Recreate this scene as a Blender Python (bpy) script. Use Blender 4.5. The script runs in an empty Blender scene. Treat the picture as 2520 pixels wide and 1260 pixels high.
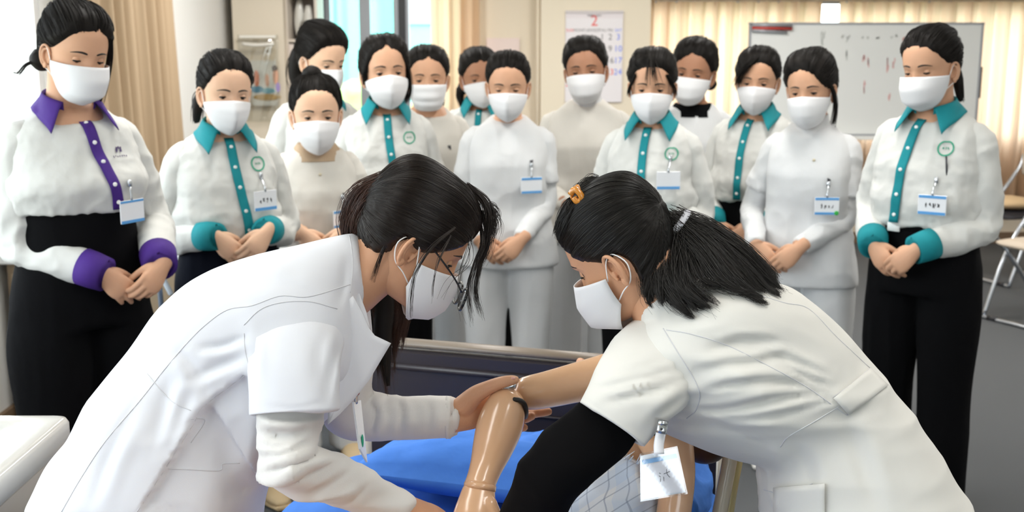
import bpy, math, random
import numpy as np
from mathutils import Vector, Matrix
from mathutils.bvhtree import BVHTree

random.seed(7)
RNG = np.random.default_rng(7)
SC = bpy.context.scene
COL = SC.collection
PI = math.pi

# ------------------------------------------------------------------ camera, sky, exposure
FPX = 2800.0                       # focal length in pixels of the 2520 px wide frame
PITCH = math.atan(530.0 / FPX)
CAM = np.array([0.0, 0.0, 1.55])
cd = bpy.data.cameras.new('camera')
cam = bpy.data.objects.new('camera', cd)
COL.objects.link(cam)
cam.location = CAM
cam.rotation_euler = (PI / 2 - PITCH, 0, 0)
cd.sensor_width = 36.0
cd.lens = 36.0 * FPX / 2520.0
cd.clip_start = 0.02
cd.dof.use_dof = True
cd.dof.focus_distance = 1.84
cd.dof.aperture_fstop = 6.3
SC.camera = cam
SC.view_settings.view_transform = 'Standard'
SC.view_settings.look = 'None'
SC.view_settings.exposure = 0.47
SC.view_settings.gamma = 1.0
SC.view_settings.use_curve_mapping = False
SC.cycles.max_bounces = 7
SC.cycles.diffuse_bounces = 4
SC.cycles.transparent_max_bounces = 12
SC.cycles.sample_clamp_indirect = 6.0
SC.cycles.caustics_reflective = False
SC.cycles.caustics_refractive = False

world = bpy.data.worlds.new('sky')
SC.world = world
world.use_nodes = True
bg = world.node_tree.nodes['Background']
bg.inputs[0].default_value = (0.92, 0.95, 1.0, 1)      # bright overcast day
bg.inputs[1].default_value = 4.5

def area(name, loc, rot, sx, sy, watts, col):
    l = bpy.data.lights.new(name, 'AREA')
    l.shape = 'RECTANGLE'; l.size = sx; l.size_y = sy; l.energy = watts; l.color = col
    o = bpy.data.objects.new(name, l); COL.objects.link(o)
    o.location = loc; o.rotation_euler = rot
    return o
# ceiling lamps of the room (their housings are built with the ceiling)
LAMPS = [(-0.9, 1.1), (0.9, 1.1), (-0.9, 3.7), (0.9, 3.7), (-0.9, 6.4), (0.9, 6.4), (2.9, 2.4), (2.9, 5.2)]
for (x_, y_), w_ in zip(LAMPS, (10, 13, 18, 18, 34, 34, 13, 24)):
    area('ceiling_lamp_light', (x_, y_, 2.62), (0, 0, 0), 0.3, 1.2, w_, (1.0, 0.97, 0.93))

RIGHT = np.array([1.0, 0, 0])
UPC = np.array([0, math.sin(PITCH), math.cos(PITCH)])
FWD = np.array([0, math.cos(PITCH), -math.sin(PITCH)])

def W(px, py, t):
    "point seen at pixel (px,py) at optical depth t (metres)"
    return CAM + t * (FWD + (px - 1260.0) / FPX * RIGHT + (630.0 - py) / FPX * UPC)

def WY(px, py, Y):
    d = FWD + (px - 1260.0) / FPX * RIGHT + (630.0 - py) / FPX * UPC
    return CAM + d * (Y / d[1])

def WZ(px, py, z):
    d = FWD + (px - 1260.0) / FPX * RIGHT + (630.0 - py) / FPX * UPC
    return CAM + d * ((z - CAM[2]) / d[2])

def PX(p):
    "pixel and depth of a world point"
    q = np.asarray(p, float) - CAM
    t = q @ FWD
    return np.stack([1260 + FPX * (q @ RIGHT) / t, 630 - FPX * (q @ UPC) / t, t], -1)

# ------------------------------------------------------------------ materials
def lin(h):
    if isinstance(h, str):
        h = h.lstrip('#')
        c = [int(h[i:i + 2], 16) / 255 for i in (0, 2, 4)]
    else:
        c = list(h)
    return tuple(x / 12.92 if x <= 0.04045 else ((x + 0.055) / 1.055) ** 2.4 for x in c) + (1.0,)

MATS = {}
def mat(name, col, rough=0.6, metal=0.0, spec=0.5, bump=0.0, bscale=200.0, bstretch=(1, 1, 1), var=0.0, vscale=6.0,
        sheen=0.0, coat=0.0, sss=0.0, aniso=0.0, emit=None, estr=0.0, bdist=0.002):
    if name in MATS:
        return MATS[name]
    m = bpy.data.materials.new(name); m.use_nodes = True
    nt = m.node_tree; b = nt.nodes['Principled BSDF']
    c = lin(col)
    b.inputs['Base Color'].default_value = c
    b.inputs['Roughness'].default_value = rough
    b.inputs['Metallic'].default_value = metal
    b.inputs['Specular IOR Level'].default_value = spec
    if sheen: b.inputs['Sheen Weight'].default_value = sheen
    if coat: b.inputs['Coat Weight'].default_value = coat; b.inputs['Coat Roughness'].default_value = 0.15
    if sss:
        b.inputs['Subsurface Weight'].default_value = sss
        b.inputs['Subsurface Radius'].default_value = (0.012, 0.005, 0.003)
        b.inputs['Subsurface Scale'].default_value = 0.6
    if emit is not None:
        b.inputs['Emission Color'].default_value = lin(emit); b.inputs['Emission Strength'].default_value = estr
    if var or bump:
        tc = nt.nodes.new('ShaderNodeTexCoord')
    if var:
        n = nt.nodes.new('ShaderNodeTexNoise'); n.inputs['Scale'].default_value = vscale; n.inputs['Detail'].default_value = 4
        mx = nt.nodes.new('ShaderNodeMix'); mx.data_type = 'RGBA'
        nt.links.new(tc.outputs['Object'], n.inputs['Vector'])
        nt.links.new(n.outputs['Fac'], mx.inputs[0])
        mx.inputs[6].default_value = tuple(x * (1 - var) for x in c[:3]) + (1,)
        mx.inputs[7].default_value = tuple(min(1, x * (1 + var)) for x in c[:3]) + (1,)
        nt.links.new(mx.outputs[2], b.inputs['Base Color'])
    if bump:
        mp = nt.nodes.new('ShaderNodeMapping'); mp.inputs['Scale'].default_value = bstretch
        n2 = nt.nodes.new('ShaderNodeTexNoise'); n2.inputs['Scale'].default_value = bscale; n2.inputs['Detail'].default_value = 3
        bp = nt.nodes.new('ShaderNodeBump'); bp.inputs['Strength'].default_value = bump; bp.inputs['Distance'].default_value = bdist
        nt.links.new(tc.outputs['Object'], mp.inputs['Vector']); nt.links.new(mp.outputs[0], n2.inputs['Vector'])
        nt.links.new(n2.outputs['Fac'], bp.inputs['Height']); nt.links.new(bp.outputs[0], b.inputs['Normal'])
    MATS[name] = m
    return m

def glass_mat(name, col=(1, 1, 1), gloss=0.08):
    if name in MATS: return MATS[name]
    m = bpy.data.materials.new(name); m.use_nodes = True; nt = m.node_tree; nt.nodes.clear()
    o = nt.nodes.new('ShaderNodeOutputMaterial'); tr = nt.nodes.new('ShaderNodeBsdfTransparent'); gl = nt.nodes.new('ShaderNodeBsdfGlossy')
    tr.inputs[0].default_value = tuple(col) + (1,); gl.inputs['Roughness'].default_value = 0.03
    mx = nt.nodes.new('ShaderNodeMixShader'); mx.inputs[0].default_value = gloss
    nt.links.new(tr.outputs[0], mx.inputs[1]); nt.links.new(gl.outputs[0], mx.inputs[2]); nt.links.new(mx.outputs[0], o.inputs[0])
    MATS[name] = m
    return m

def cloth_translucent(name, col, trans, w=0.5):
    if name in MATS: return MATS[name]
    m = bpy.data.materials.new(name); m.use_nodes = True; nt = m.node_tree; nt.nodes.clear()
    o = nt.nodes.new('ShaderNodeOutputMaterial'); d = nt.nodes.new('ShaderNodeBsdfDiffuse'); tr = nt.nodes.new('ShaderNodeBsdfTranslucent')
    d.inputs[0].default_value = lin(col); tr.inputs[0].default_value = lin(trans)
    mx = nt.nodes.new('ShaderNodeMixShader'); mx.inputs[0].default_value = w
    nt.links.new(d.outputs[0], mx.inputs[1]); nt.links.new(tr.outputs[0], mx.inputs[2]); nt.links.new(mx.outputs[0], o.inputs[0])
    MATS[name] = m
    return m

def hair_mat(name, col, rough=0.38, spec=0.4):
    if name in MATS: return MATS[name]
    m = mat(name, col, rough=rough, spec=spec, var=0.35, vscale=40)
    return m

# ------------------------------------------------------------------ mesh helpers (numpy)
def A(x): return np.asarray(x, float)
def nrm(v):
    v = A(v); return v / (np.linalg.norm(v, axis=-1, keepdims=True) + 1e-12)

def crom(pts, n):
    "Catmull-Rom resample of rows PTS to n rows"
    P = A(pts); k = len(P)
    if k == 2:
        u = np.linspace(0, 1, n)[:, None]; return P[0] * (1 - u) + P[1] * u
    u = np.linspace(0, k - 1, n); i = np.clip(u.astype(int), 0, k - 2); f = (u - i)[:, None]
    E = np.vstack([2 * P[0] - P[1], P, 2 * P[-1] - P[-2]])
    p0, p1, p2, p3 = E[i], E[i + 1], E[i + 2], E[i + 3]
    return 0.5 * (2 * p1 + (p2 - p0) * f + (2 * p0 - 5 * p1 + 4 * p2 - p3) * f ** 2 + (3 * p1 - p0 - 3 * p2 + p3) * f ** 3)

def loft(rings, caps=True, closed=True):
    R = A(rings); r, n = R.shape[:2]
    V = R.reshape(-1, 3)
    i, j = np.meshgrid(np.arange(r - 1), np.arange(n if closed else n - 1), indexing='ij')
    j2 = (j + 1) % n
    F = np.stack([i * n + j, i * n + j2, (i + 1) * n + j2, (i + 1) * n + j], -1).reshape(-1, 4)
    G = [(V, F)]
    if caps and closed:
        c0, c1 = R[0].mean(0), R[-1].mean(0)
        V = np.vstack([V, c0, c1]); k = r * n; j = np.arange(n); j2 = (j + 1) % n
        T = np.vstack([np.stack([j2, j, np.full(n, k)], -1), np.stack([(r - 1) * n + j, (r - 1) * n + j2, np.full(n, k + 1)], -1)])
        return [(V, F), (V[:0], T)]
    return G

def merge(*gs):
    "flatten nested geometry lists into one list [(V,F),...] with a single vertex array per entry"
    out = []
    for g in gs:
        if isinstance(g, tuple): out.append(g)
        else: out += merge(*g)
    return out

def flat(g):
    "geometry list -> V, [F4], [F3]"
    Vs, Qs, Ts, base, last = [], [], [], 0, 0
    for V, F in merge(g):
        if len(V): last = base; Vs.append(V); base += len(V)
        F = np.asarray(F)
        if len(F):
            (Qs if F.shape[1] == 4 else Ts).append(F + last)
    V = np.vstack(Vs)
    return V, (np.vstack(Qs) if Qs else np.zeros((0, 4), int)), (np.vstack(Ts) if Ts else np.zeros((0, 3), int))

def xf(g, M, off=(0, 0, 0)):
    M = A(M); off = A(off)
    return [((V @ M.T + off) if len(V) else V, F) for V, F in merge(g)]

def ell(c, rx, ry, rz, n=16, m=10, M=None):
    th = np.linspace(0, PI, m + 1)[1:-1]; ph = np.linspace(0, 2 * PI, n, endpoint=False)
    S = np.stack([np.sin(th)[:, None] * np.cos(ph), np.sin(th)[:, None] * np.sin(ph), np.repeat(np.cos(th)[:, None], n, 1)], -1)
    S = S * A([rx, ry, rz])
    V = np.vstack([S.reshape(-1, 3), [[0, 0, rz], [0, 0, -rz]]])
    i, j = np.meshgrid(np.arange(m - 2), np.arange(n), indexing='ij'); j2 = (j + 1) % n
    F = np.stack([i * n + j, (i + 1) * n + j, (i + 1) * n + j2, i * n + j2], -1).reshape(-1, 4)
    k = (m - 1) * n; j = np.arange(n); j2 = (j + 1) % n
    T = np.vstack([np.stack([j, j2, np.full(n, k)], -1), np.stack([(m - 2) * n + j2, (m - 2) * n + j, np.full(n, k + 1)], -1)])
    if M is not None: V = V @ A(M).T
    return [(V + A(c), F), (V[:0], T)]

def frames(P, up=None):
    P = A(P); T = nrm(np.gradient(P, axis=0)) if len(P) > 1 else A([[0, 0, 1]])
    u = A(up) if up is not None else (A([0, 0, 1]) if abs(T[0][2]) < 0.9 else A([0, 1, 0]))
    U, Wv = [], []
    for t in T:
        if up is None and len(U): u = U[-1]
        x = u - t * (u @ t); x = x / (np.linalg.norm(x) + 1e-9)
        U.append(x); Wv.append(np.cross(t, x))
    return T, A(U), A(Wv)

def tube(P, r, n=12, res=None, up=None, r2=None, caps=True, round_=0):
    "tube along P; r radius along the frame's up, r2 across"
    P = A(P); k = len(P)
    r = np.broadcast_to(A(r), (k,)) if np.ndim(r) <= 1 else A(r)
    r2 = r if r2 is None else np.broadcast_to(A(r2), (k,))
    if res is None: res = 1 if k == 2 else 4
    if res > 1 or k > 2:
        D = crom(np.column_stack([P, r, r2]), (k - 1) * res + 1)
        P, r, r2 = D[:, :3], np.maximum(D[:, 3], 1e-5), np.maximum(D[:, 4], 1e-5)
    T, U, Wv = frames(P, up)
    if round_:
        e = np.linspace(0, 1, round_ + 1)[1:]
        s = np.sqrt(np.maximum(0, 1 - e ** 2)); s[-1] = 0.08
        rs, re = min(r[0], r2[0]), min(r[-1], r2[-1])
        P = np.vstack([P[0] - T[0] * (e[::-1, None] * rs), P, P[-1] + T[-1] * (e[:, None] * re)])
        r = np.concatenate([r[0] * s[::-1], r, r[-1] * s]); r2 = np.concatenate([r2[0] * s[::-1], r2, r2[-1] * s])
        U = np.vstack([np.repeat(U[:1], round_, 0), U, np.repeat(U[-1:], round_, 0)]); Wv = np.vstack([np.repeat(Wv[:1], round_, 0), Wv, np.repeat(Wv[-1:], round_, 0)])
    a = np.linspace(0, 2 * PI, n, endpoint=False)
    R = P[:, None] + r[:, None, None] * np.cos(a)[None, :, None] * U[:, None] + r2[:, None, None] * np.sin(a)[None, :, None] * Wv[:, None]
    return loft(R, caps)

def open_sleeve(P, r, r2, n=40, res=6, up=None, wall=.0035, back=.045):
    "sleeve open at its far end, with a turned-in hem of real thickness"
    P = A(P); k = len(P)
    D = crom(np.column_stack([P, r, r2]), (k - 1) * res + 1); P, r, r2 = D[:, :3], D[:, 3], D[:, 4]
    T, U, Wv = frames(P, up)
    a = np.linspace(0, 2 * PI, n, endpoint=False)
    R = P[:, None] + r[:, None, None] * np.cos(a)[None, :, None] * U[:, None] + r2[:, None, None] * np.sin(a)[None, :, None] * Wv[:, None]
    c = R[-1].mean(0); tl = T[-1]
    rim = [R[-1] + tl * wall * .4, c + (R[-1] - c) * (1 - wall * .5 / r[-1]) + tl * wall * .7, c + (R[-1] - c) * (1 - wall / r[-1]) + tl * wall * .4, c + (R[-1] - c) * (1 - 1.2 * wall / r[-1]) - tl * back]
    return loft(np.concatenate([R, A(rim)]), caps=False)

def step_edge(V, N, poly, depth, px=4.0, side=1, reach=160.0):
    "one cloth layer ends along a line: the garment on one side of it sits deeper by DEPTH"
    q = PX(V); L = crom(A(poly), (len(poly) - 1) * 10 + 1); face = smooth01(-(N @ FWD), .05, .35)
    d2 = ((q[:, None, :2] - L[None]) ** 2).sum(-1); i = d2.argmin(1); d = np.sqrt(d2.min(1))
    T = np.gradient(L, axis=0)[i]; v = q[:, :2] - L[i]; s = np.sign(T[:, 0] * v[:, 1] - T[:, 1] * v[:, 0]) * side * d
    ends = smooth01(np.minimum(i, len(L) - 1 - i), 0, 6)
    w = smooth01(s, -px, px) * (1 - smooth01(s, reach * .3, reach)) * face * ends
    return V + FWD * (depth * w)[:, None]

def crease(V, N, poly, depth, px=9.0):
    "a pressed-in fold along a line, with a soft ridge beside it"
    q = PX(V); L = crom(A(poly), (len(poly) - 1) * 10 + 1); face = smooth01(-(N @ FWD), .0, .3)
    d2 = ((q[:, None, :2] - L[None]) ** 2).sum(-1); i = d2.argmin(1); d = np.sqrt(d2.min(1))
    T = np.gradient(L, axis=0)[i]; v = q[:, :2] - L[i]; s = np.sign(T[:, 0] * v[:, 1] - T[:, 1] * v[:, 0]) * d
    ends = np.sin(np.clip(i / (len(L) - 1), 0, 1) * PI * .9 + .15) ** .8
    w = np.exp(-(s / px) ** 2) - .75 * np.exp(-((s + 1.9 * px) / (1.3 * px)) ** 2)
    return V + FWD * (depth * w * face * ends)[:, None]

def box(c, s, M=None, bev=0.0):
    c = A(c); s = A(s) / 2
    if bev <= 0:
        V = A([[x, y, z] for x in (-1, 1) for y in (-1, 1) for z in (-1, 1)]) * s
        F = np.array([[0, 1, 3, 2], [4, 6, 7, 5], [0, 4, 5, 1], [2, 3, 7, 6], [0, 2, 6, 4], [1, 5, 7, 3]])
    else:
        b = min(bev, s.min() * 0.95)
        bm = bmesh_new()
        V, F = bev_box(s, b)
        if M is not None: V = V @ A(M).T
        return [(V + c, F[0]), (V[:0], F[1])]
    if M is not None: V = V @ A(M).T
    return [(V + c, F)]

def bmesh_new(): return None

def bev_box(s, b):
    "chamfered box: 24 vertices"
    V = []; idx = {}
    for ax in range(3):
        for sg in (-1, 1):
            for p in ((-1, -1), (1, -1), (1, 1), (-1, 1)):
                v = [0, 0, 0]; o = [a for a in range(3) if a != ax]
                v[ax] = sg * s[ax]; v[o[0]] = p[0] * (s[o[0]] - b); v[o[1]] = p[1] * (s[o[1]] - b)
                idx[(ax, sg, p)] = len(V); V.append(v)
    Q = []; T = []
    def key(ax, sgs):
        o = [a for a in range(3) if a != ax]; return idx[(ax, sgs[ax], (sgs[o[0]], sgs[o[1]]))]
    for ax in range(3):
        for sg in (-1, 1):
            Q.append([idx[(ax, sg, p)] for p in ((-1, -1), (1, -1), (1, 1), (-1, 1))])
    for a1 in range(3):
        for a2 in range(a1 + 1, 3):
            a3 = 3 - a1 - a2
            for s1 in (-1, 1):
                for s2 in (-1, 1):
                    q = []
                    for ax, s3 in ((a1, -1), (a1, 1), (a2, 1), (a2, -1)):
                        sg = [0, 0, 0]; sg[a1] = s1; sg[a2] = s2; sg[a3] = s3; q.append(key(ax, sg))
                    Q.append(q)
    for s1 in (-1, 1):
        for s2 in (-1, 1):
            for s3 in (-1, 1):
                T.append([key(0, (s1, s2, s3)), key(1, (s1, s2, s3)), key(2, (s1, s2, s3))])
    return A(V), (np.array(Q), np.array(T))

def rot(ax, deg):
    return A(Matrix.Rotation(math.radians(deg), 3, ax))

def grid_shell(G, th):
    "closed thin shell from a grid of points (r,c,3): front side G, back side offset by th along the normal"
    G = A(G); r, c = G.shape[:2]
    du = np.gradient(G, axis=1); dv = np.gradient(G, axis=0)
    N = nrm(np.cross(du, dv)); B = G - N * th
    V = np.vstack([G.reshape(-1, 3), B.reshape(-1, 3)]); k = r * c
    i, j = np.meshgrid(np.arange(r - 1), np.arange(c - 1), indexing='ij')
    q = np.stack([i * c + j, i * c + j + 1, (i + 1) * c + j + 1, (i + 1) * c + j], -1).reshape(-1, 4)
    F = [q, q[:, ::-1] + k]
    e = np.concatenate([np.arange(c), np.arange(1, r) * c + c - 1, (r - 1) * c + np.arange(c - 2, -1, -1), np.arange(r - 2, 0, -1) * c])
    e2 = np.roll(e, -1)
    F.append(np.stack([e2, e, e + k, e2 + k], -1))
    return [(V, np.vstack(F))]

def mk(name, g, m, parent=None, smooth=True, fixn=True, loc=None):
    "one mesh object; g geometry list, or list of (geometry, material) pairs when m is a list"
    if isinstance(m, (list, tuple)):
        gs = [flat(x) for x in g]; ms = list(m)
    else:
        gs = [flat(g)]; ms = [m]
    nv = 0; Vs = []; loops = []; tot = []; mi = []
    for k, (V, Q, T) in enumerate(gs):
        Vs.append(V)
        for F in (Q, T):
            if len(F):
                loops.append((F + nv).ravel()); tot.append(np.full(len(F), F.shape[1])); mi.append(np.full(len(F), k))
        nv += len(V)
    V = np.vstack(Vs); L = np.concatenate(loops).astype(np.int32); TT = np.concatenate(tot).astype(np.int32); MI = np.concatenate(mi).astype(np.int32)
    if loc is not None: V = V - A(loc)
    me = bpy.data.meshes.new(name)
    me.vertices.add(len(V)); me.vertices.foreach_set('co', V.astype(np.float32).ravel())
    me.loops.add(len(L)); me.loops.foreach_set('vertex_index', L)
    me.polygons.add(len(TT))
    me.polygons.foreach_set('loop_start', (np.cumsum(TT) - TT).astype(np.int32))
    me.polygons.foreach_set('material_index', MI)
    me.update(calc_edges=True)
    if fixn:
        import bmesh
        bm = bmesh.new(); bm.from_mesh(me); bmesh.ops.recalc_face_normals(bm, faces=bm.faces); bm.to_mesh(me); bm.free()
    me.polygons.foreach_set('use_smooth', np.full(len(me.polygons), bool(smooth)))
    for x in ms: me.materials.append(x)
    o = bpy.data.objects.new(name, me); COL.objects.link(o)
    if parent is not None: o.parent = parent
    if loc is not None: o.location = loc
    return o

def empty(name, loc, rz=0.0):
    o = bpy.data.objects.new(name, None); COL.objects.link(o); o.location = loc; o.rotation_euler = (0, 0, rz)
    o.empty_display_size = 0.1
    return o

def tag(o, label=None, cat=None, group=None, kind=None):
    if label: o['label'] = label
    if cat: o['category'] = cat
    if group: o['group'] = group
    if kind: o['kind'] = kind
    return o

def voxel(g, size, smooth=6, fac=0.5):
    "union of closed shapes as one continuous surface"
    o = mk('temporary', g, [] if False else mat('plain_white', '#dddddd'), None)
    md = o.modifiers.new('r', 'REMESH'); md.mode = 'VOXEL'; md.voxel_size = size
    if smooth:
        s = o.modifiers.new('s', 'SMOOTH'); s.factor = fac; s.iterations = smooth
    dg = bpy.context.evaluated_depsgraph_get(); dg.update()
    e = o.evaluated_get(dg); me = e.to_mesh()
    V = np.zeros(len(me.vertices) * 3, np.float32); me.vertices.foreach_get('co', V)
    L = np.zeros(len(me.loops), np.int32); me.loops.foreach_get('vertex_index', L)
    e.to_mesh_clear()
    m0 = o.data; bpy.data.objects.remove(o); bpy.data.meshes.remove(m0)
    return V.reshape(-1, 3).astype(float), L.reshape(-1, 4)

def vnormals(V, F):
    d1 = V[F[:, 2]] - V[F[:, 0]]; d2 = V[F[:, 3]] - V[F[:, 1]]
    n = np.cross(d1, d2); N = np.zeros_like(V)
    for k in range(F.shape[1]): np.add.at(N, F[:, k], n)
    return nrm(N)

def vnoise(P, seed=0):
    "smooth value noise in 0..1"
    P = A(P); i = np.floor(P).astype(np.int64); f = P - i; f = f * f * (3 - 2 * f)
    def h(a):
        x = (a[..., 0] * 374761393 + a[..., 1] * 668265263 + a[..., 2] * 2147483647 + seed * 1274126177) & 0xFFFFFFFF
        x = ((x ^ (x >> 13)) * 1274126177) & 0xFFFFFFFF
        x = x ^ (x >> 16)
        return (x & 0xFFFFFF) / float(0xFFFFFF)
    r = 0
    for dx in (0, 1):
        for dy in (0, 1):
            for dz in (0, 1):
                w = (f[..., 0] if dx else 1 - f[..., 0]) * (f[..., 1] if dy else 1 - f[..., 1]) * (f[..., 2] if dz else 1 - f[..., 2])
                r = r + w * h(i + np.array([dx, dy, dz]))
    return r

def fold(V, F, amp, scale, seed=0, stretch=(1, 1, 1), mask=None):
    "cloth folds: ridged noise along the normal"
    N = vnormals(V, F)
    P = V * A(stretch) * scale
    P = P + 0.6 * (np.stack([vnoise(P * 0.7, seed + 5), vnoise(P * 0.7, seed + 6), vnoise(P * 0.7, seed + 7)], -1) - 0.5)
    a = 1 - np.abs(2 * vnoise(P, seed) - 1); b = 1 - np.abs(2 * vnoise(P * 2.1 + 9.3, seed + 1) - 1)
    d = (a ** 1.6 - 0.45) + 0.4 * (b - 0.5)
    if mask is not None: d = d * mask
    return V + N * (amp * d)[:, None]

def bvh(V, F): return BVHTree.FromPolygons([tuple(v) for v in V], [tuple(int(i) for i in f) for f in F])

def smooth01(x, a, b):
    t = np.clip((A(x) - a) / (b - a), 0, 1); return t * t * (3 - 2 * t)

def strands(name, P, rad, m, parent=None, loc=None):
    "hair curves object from P (k,n,3); rad root-to-tip radii (n,) or (k,n)"
    P = A(P); k, n = P.shape[:2]
    if loc is not None: P = P - A(loc)
    hc = bpy.data.hair_curves.new(name)
    hc.add_curves([n] * k)
    hc.attributes['position'].data.foreach_set('vector', P.astype(np.float32).ravel())
    at = hc.attributes.get('radius') or hc.attributes.new('radius', 'FLOAT', 'POINT')
    at.data.foreach_set('value', np.broadcast_to(A(rad), (k, n)).astype(np.float32).ravel())
    hc.materials.append(m)
    o = bpy.data.objects.new(name, hc); COL.objects.link(o)
    if parent is not None: o.parent = parent
    return o

TXT = {}
def text_geo(s, size=0.1):
    "flat letters as mesh geometry in the XY plane, centred"
    if s not in TXT:
        c = bpy.data.curves.new('t', 'FONT'); c.body = s; c.size = 1.0; c.align_x = 'CENTER'; c.align_y = 'CENTER'; c.resolution_u = 3
        o = bpy.data.objects.new('t', c); COL.objects.link(o)
        dg = bpy.context.evaluated_depsgraph_get(); dg.update()
        me = o.evaluated_get(dg).to_mesh(); me.calc_loop_triangles()
        V = np.zeros(len(me.vertices) * 3, np.float32); me.vertices.foreach_get('co', V)
        T = np.zeros(len(me.loop_triangles) * 3, np.int32); me.loop_triangles.foreach_get('vertices', T)
        o.evaluated_get(dg).to_mesh_clear(); bpy.data.objects.remove(o); bpy.data.curves.remove(c)
        TXT[s] = (V.reshape(-1, 3).astype(float), T.reshape(-1, 3))
    V, T = TXT[s]
    return [(V * size, T)]
# ------------------------------------------------------------------ palette
M_SKIN = mat('skin_light', '#e2b89a', rough=0.55, spec=0.35, sss=0.08, var=0.05, vscale=30)
M_SKIN2 = mat('skin_mid', '#cfa081', rough=0.55, spec=0.35, sss=0.08, var=0.05, vscale=30)
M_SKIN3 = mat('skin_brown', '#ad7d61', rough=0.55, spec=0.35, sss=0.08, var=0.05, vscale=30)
M_SKINF = mat('skin_near', '#d09d7b', rough=0.5, spec=0.35, sss=0.08, var=0.06, vscale=40, bump=0.15, bscale=700)
M_HAIR = hair_mat('hair_black', '#17130f', 0.40)
M_HAIRB = hair_mat('hair_black_soft', '#15110e', 0.62, 0.18)
M_HAIR2 = hair_mat('hair_brown_black', '#1d140f', 0.36)
M_BROWN = hair_mat('hair_brown_ends', '#3c2115', 0.4)
M_WHITE = mat('cloth_white', '#d8d9da', rough=0.9, spec=0.2, sheen=0.15, bump=0.25, bscale=22, bstretch=(1.2, 1.2, 0.9), bdist=0.008)
M_CREAM = mat('cloth_cream', '#d6d2ca', rough=0.9, spec=0.2, sheen=0.15, bump=0.25, bscale=22, bstretch=(1.2, 1.2, 0.9), bdist=0.008)
M_SHIRT = mat('cloth_shirt', '#d2d2ce', rough=0.85, spec=0.25, bump=0.3, bscale=24, bstretch=(1.2, 1.2, 0.9), bdist=0.008)
M_COAT = mat('cloth_coat', '#d8d9de', rough=0.85, spec=0.25, sheen=0.1, bump=0.12, bscale=900, bdist=0.0006)
M_COAT2 = mat('cloth_coat_warm', '#dddbd5', rough=0.85, spec=0.25, sheen=0.1, bump=0.12, bscale=900, bdist=0.0006)
M_KNIT = mat('cloth_undersleeve', '#d9d6d2', rough=0.95, spec=0.1, sheen=0.2, bump=0.25, bscale=600, bdist=0.0008)
M_TEAL = mat('cloth_teal', '#14858e', rough=0.75, spec=0.3, bump=0.3, bscale=30, bdist=0.006)
M_PURPLE = mat('cloth_purple', '#43247a', rough=0.75, spec=0.3, bump=0.3, bscale=30, bdist=0.006)
M_BLACK = mat('cloth_black', '#09090b', rough=0.9, spec=0.1, bump=0.3, bscale=20, bdist=0.01)
M_NAVY = mat('cloth_navy', '#0b0e18', rough=0.9, spec=0.1, bump=0.3, bscale=20, bdist=0.01)
M_BEIGE = mat('cloth_beige', '#b79f84', rough=0.9)
M_MASK = mat('mask_white', '#e2e2e4', rough=0.85, spec=0.2, sheen=0.1, bump=0.1, bscale=500, bdist=0.001)
M_LOOP = mat('ear_loop_white', '#eeeeee', rough=0.8)
M_EYEW = mat('eye_white', '#a89c94', rough=0.25)
M_IRIS = mat('eye_dark', '#1c100a', rough=0.15)
M_BTN = mat('button_white', '#f2f2f0', rough=0.35, spec=0.6)
M_CARD = mat('card_white', '#eceef2', rough=0.3, spec=0.5, coat=0.4)
M_BLUE = mat('card_blue', '#5aa0dc', rough=0.35, coat=0.4)
M_INK = mat('ink_dark', '#3a3a40', rough=0.7)
M_GREEN = mat('thread_green', '#2f9f7e', rough=0.8)
M_VIOLET = mat('thread_violet', '#4a3d66', rough=0.8)
M_CLEAR = glass_mat('clear_plastic', (0.97, 0.98, 0.99), 0.1)
M_SHOE = mat('shoe_tan', '#c9b08a', rough=0.6, spec=0.4)
M_SHOEW = mat('shoe_white', '#dcdad5', rough=0.6)
M_SHOEK = mat('shoe_black', '#15151a', rough=0.5)
M_SEAM = mat('seam_shadow_thread', '#cfcfd2', rough=0.95)
M_METAL = mat('clip_metal', '#c8ccd0', rough=0.25, metal=0.9)

# ------------------------------------------------------------------ head (x = wearer's right, y = forward, z = up; origin between the eyes' level and the ears)
HT = A([  # z, half width, y front, y back
    [.112, .000, -.012, -.012], [.1085, .030, .018, -.046], [.097, .052, .046, -.075], [.076, .067, .070, -.094],
    [.050, .0735, .082, -.101], [.025, .0745, .087, -.101], [.000, .0720, .087, -.095], [-.025, .0690, .0865, -.083],
    [-.048, .0650, .087, -.066], [-.070, .0585, .087, -.048], [-.090, .0495, .087, -.028], [-.104, .0370, .083, -.008],
    [-.112, .0200, .072, .012], [-.1145, .0, .045, .045]])

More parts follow.
